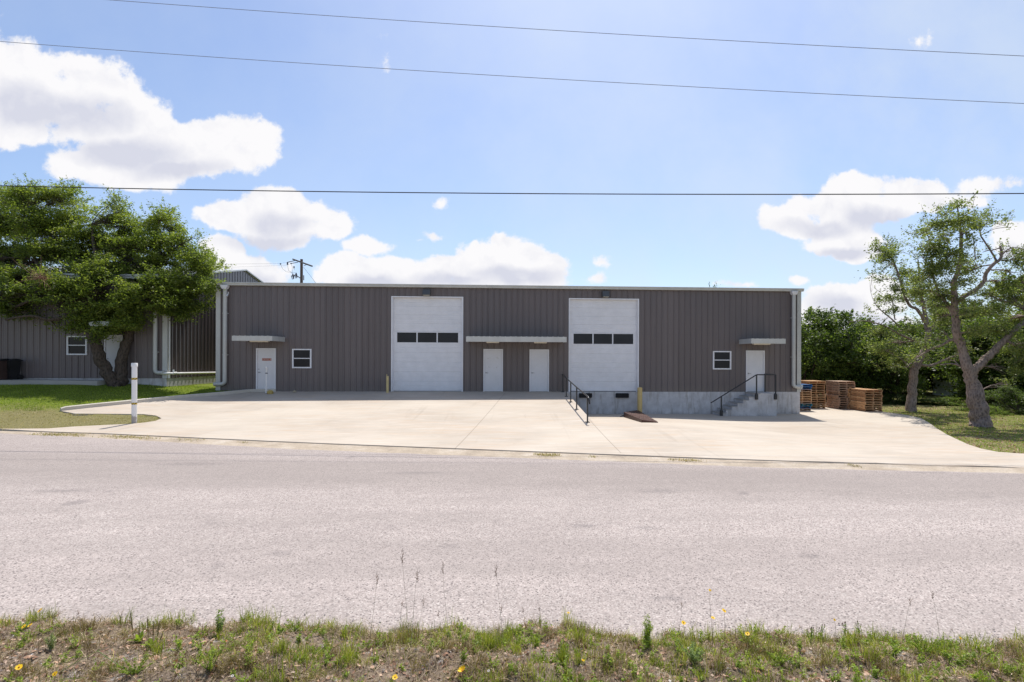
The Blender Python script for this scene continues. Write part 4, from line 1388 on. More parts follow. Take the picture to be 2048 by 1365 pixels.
# shed far behind the right-hand oak
sp = U(1950, 800, 38)
sh_ = thing('pale_shed', (sp.x, 38, -1.2), 'pale blue-grey shed half hidden behind the right-hand oak trunk', 'shed')
q = MB(); q.box(sp.x-1.4, sp.x+1.4, 38, 40.4, -1.3, .75); 
for k in range(9): q.box(sp.x-1.41, sp.x+1.41, 37.985, 37.999, -1.1+k*.2, -1.1+k*.2+.185)
q.build('wall', M['shedwall'], sh_)
q = MB(); q.add([(sp.x-1.6,37.8,.75),(sp.x+1.6,37.8,.75),(sp.x+1.6,39.2,1.25),(sp.x-1.6,39.2,1.25),(sp.x+1.6,40.6,.75),(sp.x-1.6,40.6,.75),
   (sp.x-1.6,37.8,.69),(sp.x+1.6,37.8,.69),(sp.x+1.6,39.2,1.19),(sp.x-1.6,39.2,1.19),(sp.x+1.6,40.6,.69),(sp.x-1.6,40.6,.69)],
   [(0,1,2,3),(3,2,4,5),(7,6,9,8),(8,9,11,10),(6,7,1,0),(4,10,11,5),(0,3,9,6),(3,5,11,9),(1,7,8,2),(2,8,10,4)])
q.build('roof', M['roof'], sh_)

# ================================================================== pallets
def pallet_mesh(name, L, D, mat, h=.132, seed=0, end_open=True):
    rr = random.Random(seed); q = MB()
    # stringers run along local Y (depth), boards across along X
    n = 7
    for k in range(n):
        w = D/n
        a = -D/2+k*w
        q.box(-L/2+rr.uniform(-.01,.01), L/2+rr.uniform(-.01,.01), a+.012+rr.uniform(0,.02), a+w-.012-rr.uniform(0,.02), h-.02, h)
    for k in (0, 2.6, 5.4, 6.6) if False else (0, 3, 6):
        w = D/n; a = -D/2+k*w
        q.box(-L/2+rr.uniform(-.01,.01), L/2+rr.uniform(-.01,.01), a+.01, a+w-.01, 0, .018)
    for s in (-1, 0, 1):
        c = s*(L/2-.022)
        q.box(c-.02, c+.02, -D/2+.004, D/2-.004, .0185, h-.0205)
    me = bpy.data.meshes.new(name)
    me.from_pydata(q.v, [], q.f); me.materials.append(mat); me.update()
    return me
ORD = ['bottom','second from the bottom','third from the bottom','fourth from the bottom','fifth from the bottom','sixth from the bottom',
 'seventh from the bottom','eighth from the bottom','ninth from the bottom','tenth from the bottom','eleventh from the bottom','twelfth from the bottom','thirteenth from the bottom']
def stack(cx, cy, rz, n, L, D, mats, where, seed, jit=.05, h=.132, look='brown wooden pallet', zoff=0, looks=None, lean=(0,0)):
    rr = random.Random(seed)
    z = terrain(cx, cy, 'pad')+.02+zoff
    cache = {}
    for k in range(n):
        mt = mats[k % len(mats)] if isinstance(mats, list) else mats
        key = (mt, rr.randint(0, 2))
        if key not in cache: cache[key] = pallet_mesh('pallet', L, D, M[mt], h, seed*7+key[1])
        o = bpy.data.objects.new('pallet', cache[key]); COL.objects.link(o)
        o.location = (cx+rr.uniform(-jit,jit)+lean[0]*k, cy+rr.uniform(-jit,jit)+lean[1]*k, z+k*(h+.003))
        o.rotation_euler = (0, 0, rz+rr.uniform(-.035,.035))
        lk = looks[mt] if looks else look
        pos = 'topmost' if k == n-1 else ORD[k]
        tag(o, f'{lk}, {pos} in {where}', 'pallet', 'stacked wooden pallets')

def fstack(px, py, side, n, wid, dep, mats, where, seed, **k):
    """stack whose front bottom corner (side 'L' or 'R') shows at px,py"""
    p = G(px, py, 'pad')
    cx = p.x + (wid/2 if side == 'L' else -wid/2)
    stack(cx, p.y+dep/2, 0, n, wid, dep, mats, where, seed, **k)
    return p
BW = dict(pallet='brown wooden pallet', bluewood='blue painted pallet', tealwood='teal painted pallet', greypallet='weathered grey-brown pallet')
p = fstack(1730, 824.5, 'L', 9, 1.0, 1.22, 'pallet', 'the nearest low stack', 11, jit=.035, looks=BW)
stack(p.x+.5, p.y+1.22*1.5+.05, 0, 9, 1.0, 1.22, 'pallet', 'the low stack behind the nearest one', 12, jit=.04, looks=BW)
fstack(1677.5, 819.5, 'L', 12, 1.0, 1.22, 'greypallet', 'the tall weathered stack in the middle', 13, jit=.06, looks=BW)
fstack(1651, 818, 'R', 12, 1.05, 1.22, 'pallet', 'the tall brown stack behind the blue one', 14, jit=.04, looks=BW)
fstack(1623.5, 823, 'R', 11, 1.1, 1.0, ['greypallet','bluewood','tealwood','greypallet','pallet','pallet','pallet','pallet','greypallet','bluewood','bluewood'],
       'the partly blue stack by the building', 15, jit=.03, looks=BW)

# ================================================================== overhead wires
def wire(name, pts_px, Y, r, mat, label, rz=0.0):
    """a span along the road through measured heights, sagging between far poles"""
    P = [U(px, py, Y - .165*0) for px, py in pts_px]
    # straight in plan, parallel to the road; heights follow a parabola
    sl = -.12
    Q = []
    for px, py in pts_px:
        d = raydir(px, py); t = (Y - EYE.y)/(d.y - sl*d.x); Q.append(EYE + d*t)
    xs_ = [q.x for q in Q]; zs_ = [q.z for q in Q]
    c = np.polyfit(xs_, zs_, 2)
    if c[0] < 0.0002: 
        c1 = np.polyfit(xs_, zs_, 1); c = np.array([0.0004, c1[0], c1[1]-.0004*np.mean(np.square(xs_))])
    q = MB()
    pts = [(x, Y+sl*x, float(np.polyval(c, x))) for x in np.arange(-46, 40, 1.5)]
    q.tube(pts, r, 6)
    o = q.build(name, mat)
    return tag(o, label, 'overhead wire', 'overhead wires along the road')
wire('overhead_wire', ((200,0),(1100,57),(2048,115)), 19.0, .010, M['alu'], 'thin uppermost overhead wire crossing the top of the sky')
wire('overhead_wire', ((0,86),(1024,150),(2048,208)), 19.0, .010, M['alu'], 'thin middle overhead wire between the uppermost wire and the black cable')
wire('overhead_wire', ((0,372),(500,381.5),(1000,387.5),(1500,389),(2048,387.5)), 16.0, .016, M['wire'], 'thick black lowest cable running level above the building')

# utility pole behind the warehouse
YP = 47.0
pb = U(603, 560, YP); PX = pb.x; PT = U(603, 519, YP).z
up = thing('utility_pole', (PX, YP, 0), 'brown wooden utility pole with slanting crossarm rising behind the warehouse roof', 'utility pole')
q = MB(); q.tube([(PX,YP,-.5),(PX,YP,PT)], [.17,.115], 14); q.build('pole', M['pole_wood'], up)
q = MB(); a = U(590.5,521,YP+1.4); b = U(621.5,531.5,YP-1.6)
a = Vector((a.x, YP+.9, a.z)); b = Vector((b.x, YP-1.3, b.z))
d_ = (b-a).normalized(); s_ = d_.cross(Vector((0,0,1))).normalized()*.055; u_ = Vector((0,0,.065))
vs = [a-s_-u_, a+s_-u_, a+s_+u_, a-s_+u_, b-s_-u_, b+s_-u_, b+s_+u_, b-s_+u_]
q.add(vs, [(0,1,2,3),(7,6,5,4),(0,4,5,1),(1,5,6,2),(2,6,7,3),(3,7,4,0)])
q.build('crossarm', M['greywood'], up)
def upt(px, py, dy=0): 
    p = U(px, py, YP+dy); return (p.x, YP+dy, p.z)
for (p0, p1, r_) in (((590.5,521.5),(575,525),.035),((596,525),(582,527.5),.03)):
    q = MB(); q.tube([upt(*p0,.3), upt(*p1,.1)], r_, 6); q.build('arm_wire', M['ceramic'], up)
q = MB(); q.tube([upt(608,532), upt(615,529,-.6)], .025, 6); q.build('brace', M['greywood'], up)
for (x, y0, y1, r_) in ((575,525,530,.07),(582,526.5,528.5,.06),(588,533,537,.06),(561,527,529.5,.06)):
    q = MB(); q.tube([upt(x,y0), upt(x,y1)], r_, 8); q.build('insulator', M['ceramic'], up)
for (x, y) in ((585.5,552.5),(592,550.5)):
    q = MB()
    q.tube([upt(x,y-4.5), upt(x+.8,y), upt(x+1.8,y+5)], [.05,.085,.05], 8); q.tube([upt(x-3,y), upt(x+1,y-1.4)], .035, 6); q.tube([upt(x-3,y), upt(x-.6,y+6.5), upt(x+2,y+5.5)], .03, 6)
    q.build('fuse_cutout', M['ceramic'], up)
q = MB(); q.tube([upt(586,552), upt(594,552.5), upt(596,553.5), upt(600,556.3), upt(603,556)], .045, 6); q.tube([upt(607.5,551), upt(607.5,561)], .04, 6); q.build('bracket', M['greywood'], up)
q = MB()
q.tube([upt(607,535), upt(619,550), upt(632,567), upt(660,600)], .012, 5)
q.tube([upt(575,525), upt(561,527.5), (PX-14, YP-2, PT-1.1), (PX-30, YP-4, PT-1.2)], .006, 5)
q.tube([upt(582,527.5), upt(575,531), (PX-14, YP-2, PT-1.6), (PX-30, YP-4, PT-1.8)], .005, 5)
q.tube([upt(575,530), upt(577,541), upt(585,547.5)], .011, 5); q.tube([upt(561,529), upt(566,539), upt(573,544), upt(590,546)], .010, 5)
q.tube([upt(582,528), upt(584.5,534), upt(584.5,547)], .010, 5); q.tube([upt(588,537), upt(588.5,541)], .010, 5)
q.build('service_wire', M['wire'], up)

# ================================================================== trees
def leaf_quads(C, L, Wd, rng, up=.35, droop=0):
    """rhombic leaves at centres C"""
    n = len(C)
    a = rng.normal(size=(n,3)); a[:,2] *= .55; a /= np.linalg.norm(a, axis=1, keepdims=True)
    nr = rng.normal(size=(n,3)); nr[:,2] = np.abs(nr[:,2])+up
    b = np.cross(a, nr); b /= (np.linalg.norm(b, axis=1, keepdims=True)+1e-9)
    l = (L*rng.uniform(.6,1.3,size=(n,1)))*.5; w = (Wd*rng.uniform(.6,1.3,size=(n,1)))*.5
    V = np.empty((n,4,3))
    V[:,0] = C - a*l; V[:,1] = C + b*w + a*l*.1; V[:,2] = C + a*l; V[:,3] = C - b*w + a*l*.1
    Q = np.arange(n*4).reshape(n,4)
    return V.reshape(-1,3), Q
def curve(a, b, n, wob, rr, sag=0):
    a = Vector(a); b = Vector(b); out = []
    L = (b-a).length
    o1 = Vector((rr.uniform(-1,1), rr.uniform(-1,1), rr.uniform(-.3,1)))*L*wob
    o2 = Vector((rr.uniform(-1,1), rr.uniform(-1,1), rr.uniform(-.6,.6)))*L*wob*.6
    for i in range(n+1):
        t = i/n
        p = a.lerp(b, t) + o1*math.sin(math.pi*t)*.6 + o2*math.sin(2*math.pi*t)*.5 + Vector((0,0,-sag*math.sin(math.pi*t)*L))
        out.append(p)
    return out
def smooth_poly(pts, k=3):
    """pts: (x,y,z,r) -> Catmull-Rom resampled"""
    P = [np.array(p, float) for p in pts]
    P = [2*P[0]-P[1]] + P + [2*P[-1]-P[-2]]
    out = []
    for i in range(1, len(P)-2):
        for j in range(k):
            t = j/k
            p = .5*((2*P[i]) + (-P[i-1]+P[i+1])*t + (2*P[i-1]-5*P[i]+4*P[i+1]-P[i+2])*t*t + (-P[i-1]+3*P[i]-3*P[i+1]+P[i+2])*t**3)
            out.append(p)
    out.append(P[-2])
    return out
def tree(name, label, cat, base, limbs, clumps, leafmat, barkmat, seed, leaf=(.10,.055), per=45, sub=1.0, spread=.24, group=None,
         subtwigs=True, flatten=.6, dead=None, shell=.45, twig_r=1.0, cull=None, sprigs=0):
    rr = random.Random(seed); g = np.random.default_rng(seed)
    root = thing(name, base, label, cat, group)
    tb = MB(); nodes = []
    for L in limbs:
        sp_ = smooth_poly(L, 4)
        pts = []
        for i, p in enumerate(sp_):
            r = max(.012, p[3])
            j = Vector((rr.uniform(-1,1), rr.uniform(-1,1), 0))*r*.2
            pts.append(Vector(p[:3])+j); nodes.append((Vector(p[:3]), r))
        tb.tube(pts, [max(.012, p[3])*rr.uniform(.95,1.06) for p in sp_], 10 if sp_[0][3] > .12 else 7)
    allc = []
    nl = list(nodes)
    for c in clumps:
        cx, cy, cz, rx, ry, rz = c[:6]; wgt = c[6] if len(c) > 6 else 1
        ctr = Vector((cx, cy, cz))
        best = min(nl, key=lambda n_: (n_[0]-ctr).length + max(0, n_[0].z-ctr.z)*1.2)
        st = best[0]
        r0 = min(best[1]*.6, .02+.028*max(rx,rz))*twig_r
        tw = curve(st, ctr, 6, .12, rr)
        tb.tube(tw, [lerp(r0, r0*.4, k/6) for k in range(7)], 5, cap=False)
        vol = rx*ry*rz
        ns = max(3, int(sub*14*(vol**(2/3))*wgt))
        for k in range(ns):
            v = g.normal(size=3); v /= np.linalg.norm(v); q_ = (shell+(1-shell)*g.uniform())
            sc = np.array((cx+v[0]*rx*q_, cy+v[1]*ry*q_, cz+v[2]*rz*q_))
            if subtwigs:
                s0 = tw[rr.randint(3,6)]
                pts = curve(s0, sc, 3, .10, rr)
                tb.tube(pts, [r0*.34, r0*.25, r0*.16, r0*.08], 4, cap=False)
            m = int(per*rr.uniform(.5,1.5))
            ang = g.uniform(0, math.pi)
            dirv = np.array((math.cos(ang), math.sin(ang), g.normal()*.25))
            base_ = sc + dirv*g.normal(size=(m,1))*spread*1.2 + g.normal(size=(m,3))*np.array((spread*.5, spread*.5, spread*flatten*.6))
            allc.append(base_)
    C = np.concatenate(allc)
    if cull is not None:
        k1, thr = cull
        keep = np.array([mnoise.noise((c[0]*k1, c[1]*k1, c[2]*k1*1.7+seed)) + .5*mnoise.noise((c[0]*k1*2.7, c[1]*k1*2.7, c[2]*k1*4.2)) > thr for c in C])
        C = C[keep]
    if sprigs:
        ex = []
        for c in clumps:
            for _ in range(sprigs):
                v = g.normal(size=3); v[2] = abs(v[2])*.8+.1; v /= np.linalg.norm(v)
                p0 = np.array(c[:3]) + v*np.array(c[3:6])*.85; ln = g.uniform(.25,.6)
                w = v + np.array((0,0,.5)); w /= np.linalg.norm(w)
                tb.tube([tuple(p0), tuple(p0+w*ln)], [.008,.003], 4, cap=False)
                t = g.uniform(0,1,size=(18,1)); ex.append(p0 + w*ln*t + g.normal(size=(18,3))*.05)
        C = np.concatenate([C]+ex)
    V, Q = leaf_quads(C, leaf[0], leaf[1], g)
    tb.build('trunk', M[barkmat], root)
    np_mesh('crown', V, Q, M[leafmat], root)
    if dead:
        db = MB(); ctr = Vector(dead)
        for k in range(60):
            e = ctr + Vector((rr.gauss(0,.35), rr.gauss(0,.3), rr.gauss(0,.3)))
            db.tube(curve(ctr+Vector((rr.gauss(0,.1),rr.gauss(0,.1),-.1)), e, 3, .15, rr), [.010,.007,.004,.002], 4, cap=False)
        o = db.build('dead_twigs', M['deadleaf'], root)
    return root, len(C)
def PT_(px, py, Y): 
    p = U(px, py, Y); return (p.x, Y, p.z)
def limb(Y0, pts):
    """pts: (px, py, dY, r)"""
    out = []
    for px, py, dy, r in pts:
        p = U(px, py, Y0+dy); out.append((p.x, Y0+dy, p.z, r))
    return out
def clumps_px(Y0, L, jd, ky=1.0, seed=1, vy=1.0):
    rr = random.Random(seed); out = []
    for c in L:
        px, py, rx, ry = c[:4]; w = c[4] if len(c) > 4 else 1
        dy = c[5] if len(c) > 5 else rr.uniform(-jd, jd)
        Y = Y0+dy; p = U(px, py, Y); s = (U(px+10, py, Y).x - p.x)/10
        out.append((p.x, Y, p.z, rx*s, (rx+ry)/2*s*ky, ry*s*vy, w))
    return out

# ---- left live oak with several stems
YL = 22.6
bz = terrain(G(228,770).x, G(228,770).y)
pbase = G(228, 771)
YL = pbase.y
limbs = [
 limb(YL, [(240,775,0,.40),(232,769,0,.30),(214,745,-.1,.26),(200,716,-.2,.24),(192,690,-.3,.22),(178,655,-.3,.20),(150,630,-.4,.16),(118,618,-.5,.12),(70,600,-.6,.09),(30,615,-.8,.06)]),
 limb(YL, [(236,775,0,.38),(240,768,.1,.30),(242,740,.2,.25),(246,705,.3,.23),(258,672,.4,.20),(272,640,.5,.17),(290,600,.6,.13),(310,560,.7,.09),(330,520,.8,.06)]),
 limb(YL, [(192,690,-.3,.2),(200,650,-.2,.17),(205,610,0,.14),(200,560,.2,.10),(190,500,.3,.07),(185,450,.3,.04)]),
 limb(YL, [(178,655,-.3,.16),(130,600,0,.12),(90,550,.3,.09),(60,490,.5,.06),(50,430,.6,.03)]),
 limb(YL, [(258,672,.4,.12),(290,640,.9,.08),(335,605,1.3,.06),(380,570,1.6,.04)]),
 limb(YL, [(150,630,-.4,.12),(100,640,-.8,.09),(60,632,-1.0,.06),(10,640,-1.2,.05)]),
]
rr = random.Random(5)
CL = []
# outline-following lumps: (px, py, rx, ry)
for c in [(15,400,50,28),(70,405,45,28),(40,385,26,12,.6),(60,372,14,9,.4),(130,400,42,24),(95,388,22,14,.7),(140,378,14,10,.5),(10,450,60,35),(80,450,60,34),(150,445,50,32),(190,470,40,28),(20,510,60,36),
          (95,505,60,34),(165,510,55,34),(215,440,32,24),(238,425,26,20,.8),(232,402,12,13,.5),(260,460,36,28),(245,500,45,30),(300,450,26,22,.8),(320,432,20,15,.7),(345,455,24,20,.8),(335,425,10,9,.4),
          (310,490,42,28),(360,490,34,24),(385,475,14,12,.5),(395,515,34,24),(350,530,44,28),(290,530,50,30),(410,545,26,20),(430,532,12,9,.5),(225,555,50,32),(165,565,50,30),(40,560,50,28),(100,560,36,24,.7),
          (300,575,48,28),(360,575,44,26),(405,580,32,22),(422,575,16,14,.7),(130,600,44,24),(190,610,46,28),(250,605,48,28),(320,610,40,22),(370,612,34,18),(395,608,22,16,.7),
          (220,645,46,22),(180,645,34,20),(255,640,32,20,.8),(60,590,46,22),(15,600,36,24),(110,575,34,18,.7),(30,625,34,15,.7),(-30,440,60,50),(-40,520,60,50),(-30,590,50,34),
          (355,632,14,10,.5),(378,635,15,8,.5),(65,625,20,10,.4),(110,650,14,8,.3),(195,668,22,14,.7),(150,660,18,10,.5)]:
    CL.append(c)
CL += [(130,572,46,22),(200,585,44,22),(260,572,44,22),(315,560,44,22),(375,556,40,22),(345,590,40,20),(290,590,40,20),(240,530,46,26),(60,530,50,26),(400,560,26,20),(160,535,46,24),(110,480,46,24),(280,500,40,26),(210,490,44,26),(170,625,36,18)]
r5 = random.Random(77)
def oak_dy(c):
    z = 1.7+(718-c[1])*.0255
    Y = 23.2 + .48*(z-.4) + (c[2]+c[3])*.5*.025*.85 + r5.uniform(-.2, 1.2)
    if z < 6.3 and c[0] < 335: Y = min(Y, 25.6-c[3]*.012 + max(0, z-5.2)*1.2)
    return Y - YL
CL = [tuple(c[:4])+((c[4] if len(c) > 4 else 1), oak_dy(c)) for c in CL]
cl = clumps_px(YL, CL, 1.9, 1.15, 3, 1.15)
# far side of the crown
cl += clumps_px(YL, [(c[0]+10, c[1]+8, c[2]*.8, c[3]*.8, .5, c[5]+1.8) for c in CL[::2] if c[1] < 545], 1.0, 1.1, 4)
def lean_back(L):
    return [(p[0]+max(0, p[2]-2.4)*.30*p[0]/25, p[1]+max(0, p[2]-2.4)*.30, p[2]+max(0, p[2]-2.4)*.30*(p[2]-1.7)/25, p[3]) for p in L]
limbs = [lean_back(L) for L in limbs]
t_, n1 = tree('live_oak', 'broad dense live oak with two leaning dark trunks on the lawn before the neighbouring building', 'tree', tuple(pbase),
     limbs, cl, 'oak', 'darkbark', 21, leaf=(.115,.058), per=58, sub=7.8, cull=(.85,-.13), sprigs=5, spread=.22, dead=PT_(82,552,YL-2.3), flatten=.7, shell=.3)
print('leaves', n1)

# ---- right-hand near oak
pb = G(1962, 853); Y1 = pb.y
limbs = [
 limb(Y1, [(1962,862,0,0.475),(1962,850,0,0.399),(1958,825,0,0.342),(1952,795,0,0.323),(1945,765,0,0.246),(1938,745,0,0.226),(1930,718,.0,0.185),(1922,690,.1,0.164),(1912,660,.1,0.157),(1911,630,.1,0.137),(1909,600,0,0.130),(1908,570,0,0.103),(1915,545,.1,0.089),(1922,510,.1,0.075),(1922,470,.2,0.062),(1918,440,.2,0.041),(1915,412,.2,0.021)]),
 limb(Y1, [(1940,752,0,0.185),(1955,733,-.1,0.171),(1978,712,-.2,0.150),(2000,690,-.3,0.130),(2030,660,-.4,0.103),(2070,630,-.5,0.082)]),
 limb(Y1, [(1911,606,0,0.109),(1930,592,-.1,0.089),(1952,580,-.2,0.085),(1968,563,-.3,0.082),(1972,547,-.3,0.075),(1985,530,-.4,0.068),(1999,520,-.4,0.058),(2003,508,-.4,0.051),(2000,492,-.4,0.041)]),
 limb(Y1, [(1993,522,-.4,0.041),(1982,503,-.3,0.034),(1970,485,-.2,0.031),(1961,470,-.1,0.027),(1960,450,0,0.021),(1968,440,0,0.014)]),
 limb(Y1, [(1961,472,-.1,0.017),(1975,464,-.2,0.014),(1995,457,-.3,0.010),(2022,455,-.4,0.005)]),
 limb(Y1, [(1953,490,-.1,0.015),(1948,505,0,0.015),(1952,520,0,0.012),(1946,475,0,0.010)]),
 limb(Y1, [(2003,512,-.4,0.027),(2015,500,-.6,0.021),(2030,495,-.8,0.014),(2050,500,-1,0.010)]),
 limb(Y1, [(1910,635,.1,0.082),(1895,610,.2,0.068),(1880,590,.3,0.055),(1868,560,.4,0.041),(1862,520,.4,0.027),(1858,480,.4,0.021),(1850,460,.4,0.014)]),
 limb(Y1, [(1922,690,.1,0.082),(1905,680,.3,0.068),(1885,690,.5,0.055),(1860,700,.7,0.041),(1835,715,.9,0.027)]),
 limb(Y1, [(1938,745,0,0.082),(1925,735,.1,0.048),(1905,728,.2,0.034),(1880,730,.3,0.021)]),
 limb(Y1, [(2010,680,-.3,0.062),(2030,690,-.6,0.041),(2060,700,-.9,0.034)]),
]
CL = [(1910,418,26,16,.75),(1895,425,14,12,.5),(1940,425,22,14,.6),(1962,430,16,12,.5),(1915,440,30,20,.9),(1870,455,26,22,.85),(1845,468,22,24,.8),(1855,445,12,14,.5),(1832,470,10,14,.5),(1900,470,34,28),(1935,465,26,24,.8),(1955,455,20,18,.7),(1975,445,18,10,.5),(1998,443,16,8,.45),(2012,448,10,6,.3),
 (1865,495,30,24),(1905,505,32,26),(1845,515,20,18,.7),(1885,535,36,26),(1925,530,26,24,.8),(1860,550,34,26),(1905,565,34,24),(1840,580,24,20,.8),(1940,545,22,18,.6),(1955,528,16,12,.5),(1880,590,36,24),(1930,600,22,18,.6),
 (2020,500,22,14,.5),(2035,520,20,18,.7),(2020,545,22,18,.8),(2040,560,24,22,.9),(2000,570,28,18,.8),(1975,590,28,16,.8),(2020,600,36,20,1),(1985,620,36,20,1),(1945,625,28,18,.8),(2035,640,30,22,1),(1990,655,34,20,1),(1950,660,26,16,.7),(1880,630,30,22,.9),(1850,615,24,18,.7),(1890,665,26,14,.6),
 (2030,690,34,20,1),(2045,730,26,24,1),(2000,735,24,16,.7),(2015,770,20,14,.5),(2080,520,40,40,1),(2090,600,50,50,1),(2090,680,50,50,1),(1965,505,10,8,.3),(1850,690,26,12,.5),(1825,720,20,8,.3),(1900,720,18,9,.4),(1945,700,18,12,.5)]
cl = clumps_px(Y1, CL, 1.5, 1.2, 8)
t_, n2 = tree('oak_tree', 'tall open oak with forked trunk and bare crooked limb, nearest on the right', 'tree', (pb.x, pb.y, pb.z),
     limbs, cl, 'oak2', 'bark', 31, leaf=(.095,.056), per=48, sub=6.6, cull=(1.0,-.05), sprigs=4, spread=.18, flatten=.8, shell=.2)
print('leaves', n2)
# ---- right-hand farther oak
pb = G(1821, 823); Y2 = pb.y
limbs = [
 limb(Y2, [(1820,832,0,0.322),(1821,822,0,0.280),(1823,795,0,0.238),(1826,765,0,0.205),(1830,738,0,0.211),(1840,715,0,0.192),(1852,695,.1,0.167),(1856,670,.1,0.149),(1853,645,.2,0.124),(1848,620,.3,0.093),(1842,585,.3,0.068),(1838,545,.4,0.043),(1836,520,.4,0.025)]),
 limb(Y2, [(1850,645,.2,0.087),(1835,620,0,0.081),(1820,612,-.1,0.074),(1808,590,-.2,0.062),(1800,560,-.3,0.053),(1790,530,-.3,0.043),(1778,505,-.4,0.031),(1770,485,-.4,0.019)]),
 limb(Y2, [(1852,690,.1,0.081),(1825,680,-.1,0.068),(1795,667,-.3,0.056),(1775,655,-.4,0.046),(1757,648,-.5,0.037),(1745,645,-.5,0.031),(1737,639,-.5,0.022)]),
 limb(Y2, [(1755,648,-.5,0.025),(1735,643,-.6,0.022),(1715,642,-.7,0.019),(1695,645,-.8,0.012)]),
 limb(Y2, [(1800,655,-.3,0.043),(1785,640,-.3,0.037),(1770,628,-.3,0.031),(1757,617,-.4,0.022)]),
 limb(Y2, [(1853,672,.1,0.081),(1868,650,.2,0.062),(1885,635,.3,0.050),(1905,620,.4,0.031)]),
 limb(Y2, [(1835,728,0,0.087),(1860,732,-.1,0.074),(1885,722,-.2,0.062),(1910,712,-.3,0.050),(1935,700,-.4,0.031)]),
 limb(Y2, [(1790,640,-.3,0.031),(1785,605,-.3,0.025),(1780,590,-.3,0.019)]),
 limb(Y2, [(1832,740,0,0.062),(1822,727,-.3,0.037),(1815,735,-.4,0.025)]),
]
CL = [(1775,490,22,12,.8),(1755,500,18,14,.8),(1770,508,26,16,.9),(1790,500,12,10,.5),(1750,525,10,10,.5),(1780,530,20,15,.9),(1795,550,20,16,.9),(1745,550,14,10,.5),(1755,560,10,7,.35),(1810,545,14,12,.6),(1800,580,22,16,.8),(1780,590,20,12,.7),(1765,605,16,10,.6),(1752,620,14,10,.6),(1815,600,20,16,.8),
 (1790,620,18,10,.6),(1775,635,16,8,.5),(1830,580,22,22,.8),(1850,560,18,20,.7),(1845,605,20,16,.6),(1870,600,22,16,.7),(1890,615,20,14,.6),(1760,665,22,12,.8),(1790,685,26,14,.9),(1820,660,18,10,.6),(1775,700,26,14,.9),(1805,720,26,14,.9),(1745,690,20,12,.7),(1780,735,22,10,.6),
 (1880,680,22,12,.6),(1905,650,22,14,.6),(1860,720,18,8,.4),(1915,700,20,10,.5),(1835,645,10,8,.3)]
cl = clumps_px(Y2, CL, 1.6, 1.2, 9)
t_, n3 = tree('oak_tree', 'bent-trunked open oak, the farther of the two big oaks right of the pallets', 'tree', (pb.x, pb.y, pb.z),
     limbs, cl, 'oak2', 'bark', 37, leaf=(.11,.064), per=46, sub=6.6, cull=(.95,-.05), sprigs=4, spread=.20, flatten=.8, shell=.2)
print('leaves', n3)

# ---- thicket trees behind: prototypes copied with their own turn and size
def bushy(seed, h, r, mat, leaf=(.17,.10), n=26, per=34, low=.12):
    rr = random.Random(seed)
    limbs = [[(0,0,-.3,.16),(rr.uniform(-.2,.2),rr.uniform(-.2,.2),h*.3,.12),(rr.uniform(-.5,.5),rr.uniform(-.5,.5),h*.6,.07),(rr.uniform(-.6,.6),rr.uniform(-.6,.6),h*.85,.03)]]
    for k in range(4):
        a = k*1.57+rr.uniform(-.5,.5)
        limbs.append([(0,0,h*.15,.09),(math.cos(a)*r*.4,math.sin(a)*r*.4,h*.4,.06),(math.cos(a)*r*.7,math.sin(a)*r*.7,h*.62,.03)])
    cl = []
    for k in range(n):
        t = rr.uniform(low, .95)
        prof = math.sin(math.pi*min(1, (t+.12)/1.12))**.55
        a = rr.uniform(0, 6.283); q = rr.uniform(.35, .95)*r*prof
        s = r*rr.uniform(.20,.36)
        cl.append((math.cos(a)*q, math.sin(a)*q, h*t, s, s, s*.75, 1))
    return limbs, cl
PROTO = []
k_ = 0
def thicket_tree(px, py_top, Y, mat, rel, label, proto, sxy=1.0, zb=-1.25):
    global k_
    top = U(px, py_top, Y); h = top.z - zb
    X = top.x
    P = PROTO[proto]
    if P['n'] == 0:
        o = P['root']; kids = list(o.children)
    else:
        o = P['root'].copy(); COL.objects.link(o)
        for ch in P['root'].children:
            c = ch.copy(); COL.objects.link(c); c.parent = o
    P['n'] += 1
    o.location = (X, Y, zb); s = h/P['h']
    o.scale = (s*sxy, s*sxy, s); o.rotation_euler = (0, 0, k_*1.9); k_ += 1
    tag(o, label, 'tree', 'thicket trees along the lot edge')
    return o
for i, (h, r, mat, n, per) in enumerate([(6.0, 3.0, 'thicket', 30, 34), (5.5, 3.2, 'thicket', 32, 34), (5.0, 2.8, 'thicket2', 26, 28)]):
    lb, c = bushy(100+i, h, r, mat, n=n)
    rt, nn = tree('thicket_tree', 'x', 'tree', (0,0,0), lb, c, mat, 'darkbark', 50+i, leaf=(.17,.10), per=per, sub=3.4, cull=(.8,-.10), sprigs=5, spread=.28, group='thicket trees along the lot edge', shell=.3)
    PROTO.append(dict(root=rt, n=0, h=h)); print('bush leaves', nn)
